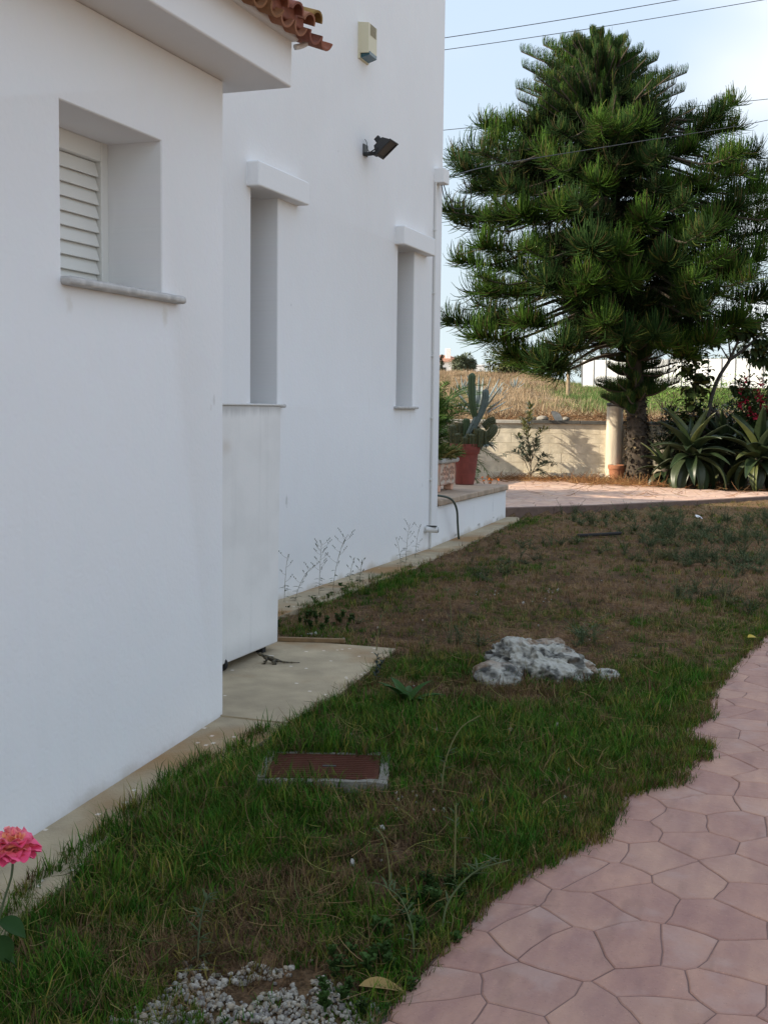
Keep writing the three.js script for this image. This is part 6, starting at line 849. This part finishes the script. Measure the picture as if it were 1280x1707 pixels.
  part('stem', join([tube([V(0, -0.03, 0), V(0.004, 0.03, 0), V(0.0, 0.085, 0)], 0.0022, 6, 5), tube([V(0.0, -0.03, 0.02), V(-0.03, 0.03, 0.02), V(-0.04, 0.06, 0.02)], 0.0022, 6, 5)]), gm, pt);
  for (let i = 0; i < 11; i++) { const m = part('leaf', pl, pm, pt); const k = i < 6; m.position.set(k ? 0 : -0.04, (k ? 0.085 : 0.06) - 0.009 * (i % 6), k ? 0 : 0.02); m.rotation.set(0, i * 2.4 + 0.4, 0.35 + 0.5 * r(), 'YXZ'); m.scale.setScalar(0.8 + 0.4 * r()); }
}
// ------------------------------------------------------------------ the rose
{
  const r = rng(3901), D = 2.72, c = atDepth(22, 1412, D), t = thing('rose', 'pink rose with orange centre on a thin stem at the left edge', 'rose', [c.x, c.y, c.z]);
  const petal = (len, wid, curl) => { const g = flatLeaf(len, wid, curl, 0.45, 10, 8, 0.0008, (u) => Math.pow(Math.sin(Math.PI * Math.min(0.93, 0.12 + 0.86 * u)), 0.55)); const p = g.attributes.position; for (let i = 0; i < p.count; i++) { const x = p.getX(i), z = p.getZ(i); p.setY(i, p.getY(i) + 0.004 * Math.sin(z * 210 + len * 99) * clamp(x / len) ** 2 + 0.0025 * Math.sin(x * 260 + z * 90)); } g.computeVertexNormals(); return g; };
  const G = [petal(0.058, 0.06, 0.75), petal(0.048, 0.052, 0.2), petal(0.038, 0.042, -0.5), petal(0.026, 0.028, -1.2)];
  const tint = (a, b) => mat([1, 1, 1], 0.55, { side: THREE.DoubleSide, map: colorTex(64, 64, (u, v) => { const k = smooth(0.1, 0.75, u + 0.2 * (fbm(u * 6, v * 6, 3, 5) - 0.5)); return [mix(b[0], a[0], k), mix(b[1], a[1], k), mix(b[2], a[2], k)]; }) });
  const ms = [tint([0.80, 0.085, 0.20], [0.88, 0.30, 0.22]), tint([0.85, 0.14, 0.26], [0.92, 0.42, 0.22]), tint([0.84, 0.20, 0.26], [0.92, 0.48, 0.15])];
  ms.forEach((m) => m.map.repeat.set(17, 17));
  for (let i = 0; i < 40; i++) { const k = i < 12 ? 0 : i < 24 ? 1 : i < 34 ? 2 : 3, m = part('petal', G[k], k === 0 ? ms[0] : k === 1 ? ms[i % 2] : k === 2 ? ms[1 + (i % 2)] : ms[2], t); m.position.set(0, -0.012 + 0.0007 * i, 0); m.rotation.set(0.25 * (r() - 0.5), i * 2.39996 + 0.3 * r(), [0.1, 0.5, 0.9, 1.25][k] + 0.22 * (r() - 0.5), 'YXZ'); m.scale.setScalar(0.82 + 0.3 * r()); }
  const gm = mat([0.055, 0.085, 0.03], 0.5), loc = (px, py, d = 0) => atDepth(px, py, D + d).sub(c);
  part('calyx', at(lathe([[0, 0], [0.008, 0.004], [0.011, 0.013], [0.014, 0.022], [0, 0.024]], 14), 0, -0.034, 0), gm, t);
  part('stem', tube([V(0, -0.03, 0), loc(20, 1460), loc(8, 1498), loc(0, 1530), loc(-12, 1590), loc(-25, 1720, 0.1), loc(-30, 1800, 0.1)], 0.0028, 30, 7), gm, t);
  const lf = flatLeaf(0.075, 0.05, 0.7, 0.35, 8, 6, 0.001), lm = matte([0.018, 0.050, 0.010], 0.7, 0.3);
  for (const [px, py, a, e] of [[-2, 1535, 0.2, -0.3], [-8, 1560, -0.3, -0.9], [-6, 1590, 0.9, -0.5], [-12, 1545, 2.6, 0.1], [-10, 1600, 3.6, -0.3]]) { const m = part('leaf', lf, lm, t); m.position.copy(loc(px, py)); m.rotation.set(0.3, a, e, 'YXZ'); }
}
// ------------------------------------------------------------------ shadows and the picture
scene.traverse((o) => { if (o.isMesh) { o.castShadow = true; o.receiveShadow = true; } });
renderer.render(scene, camera);
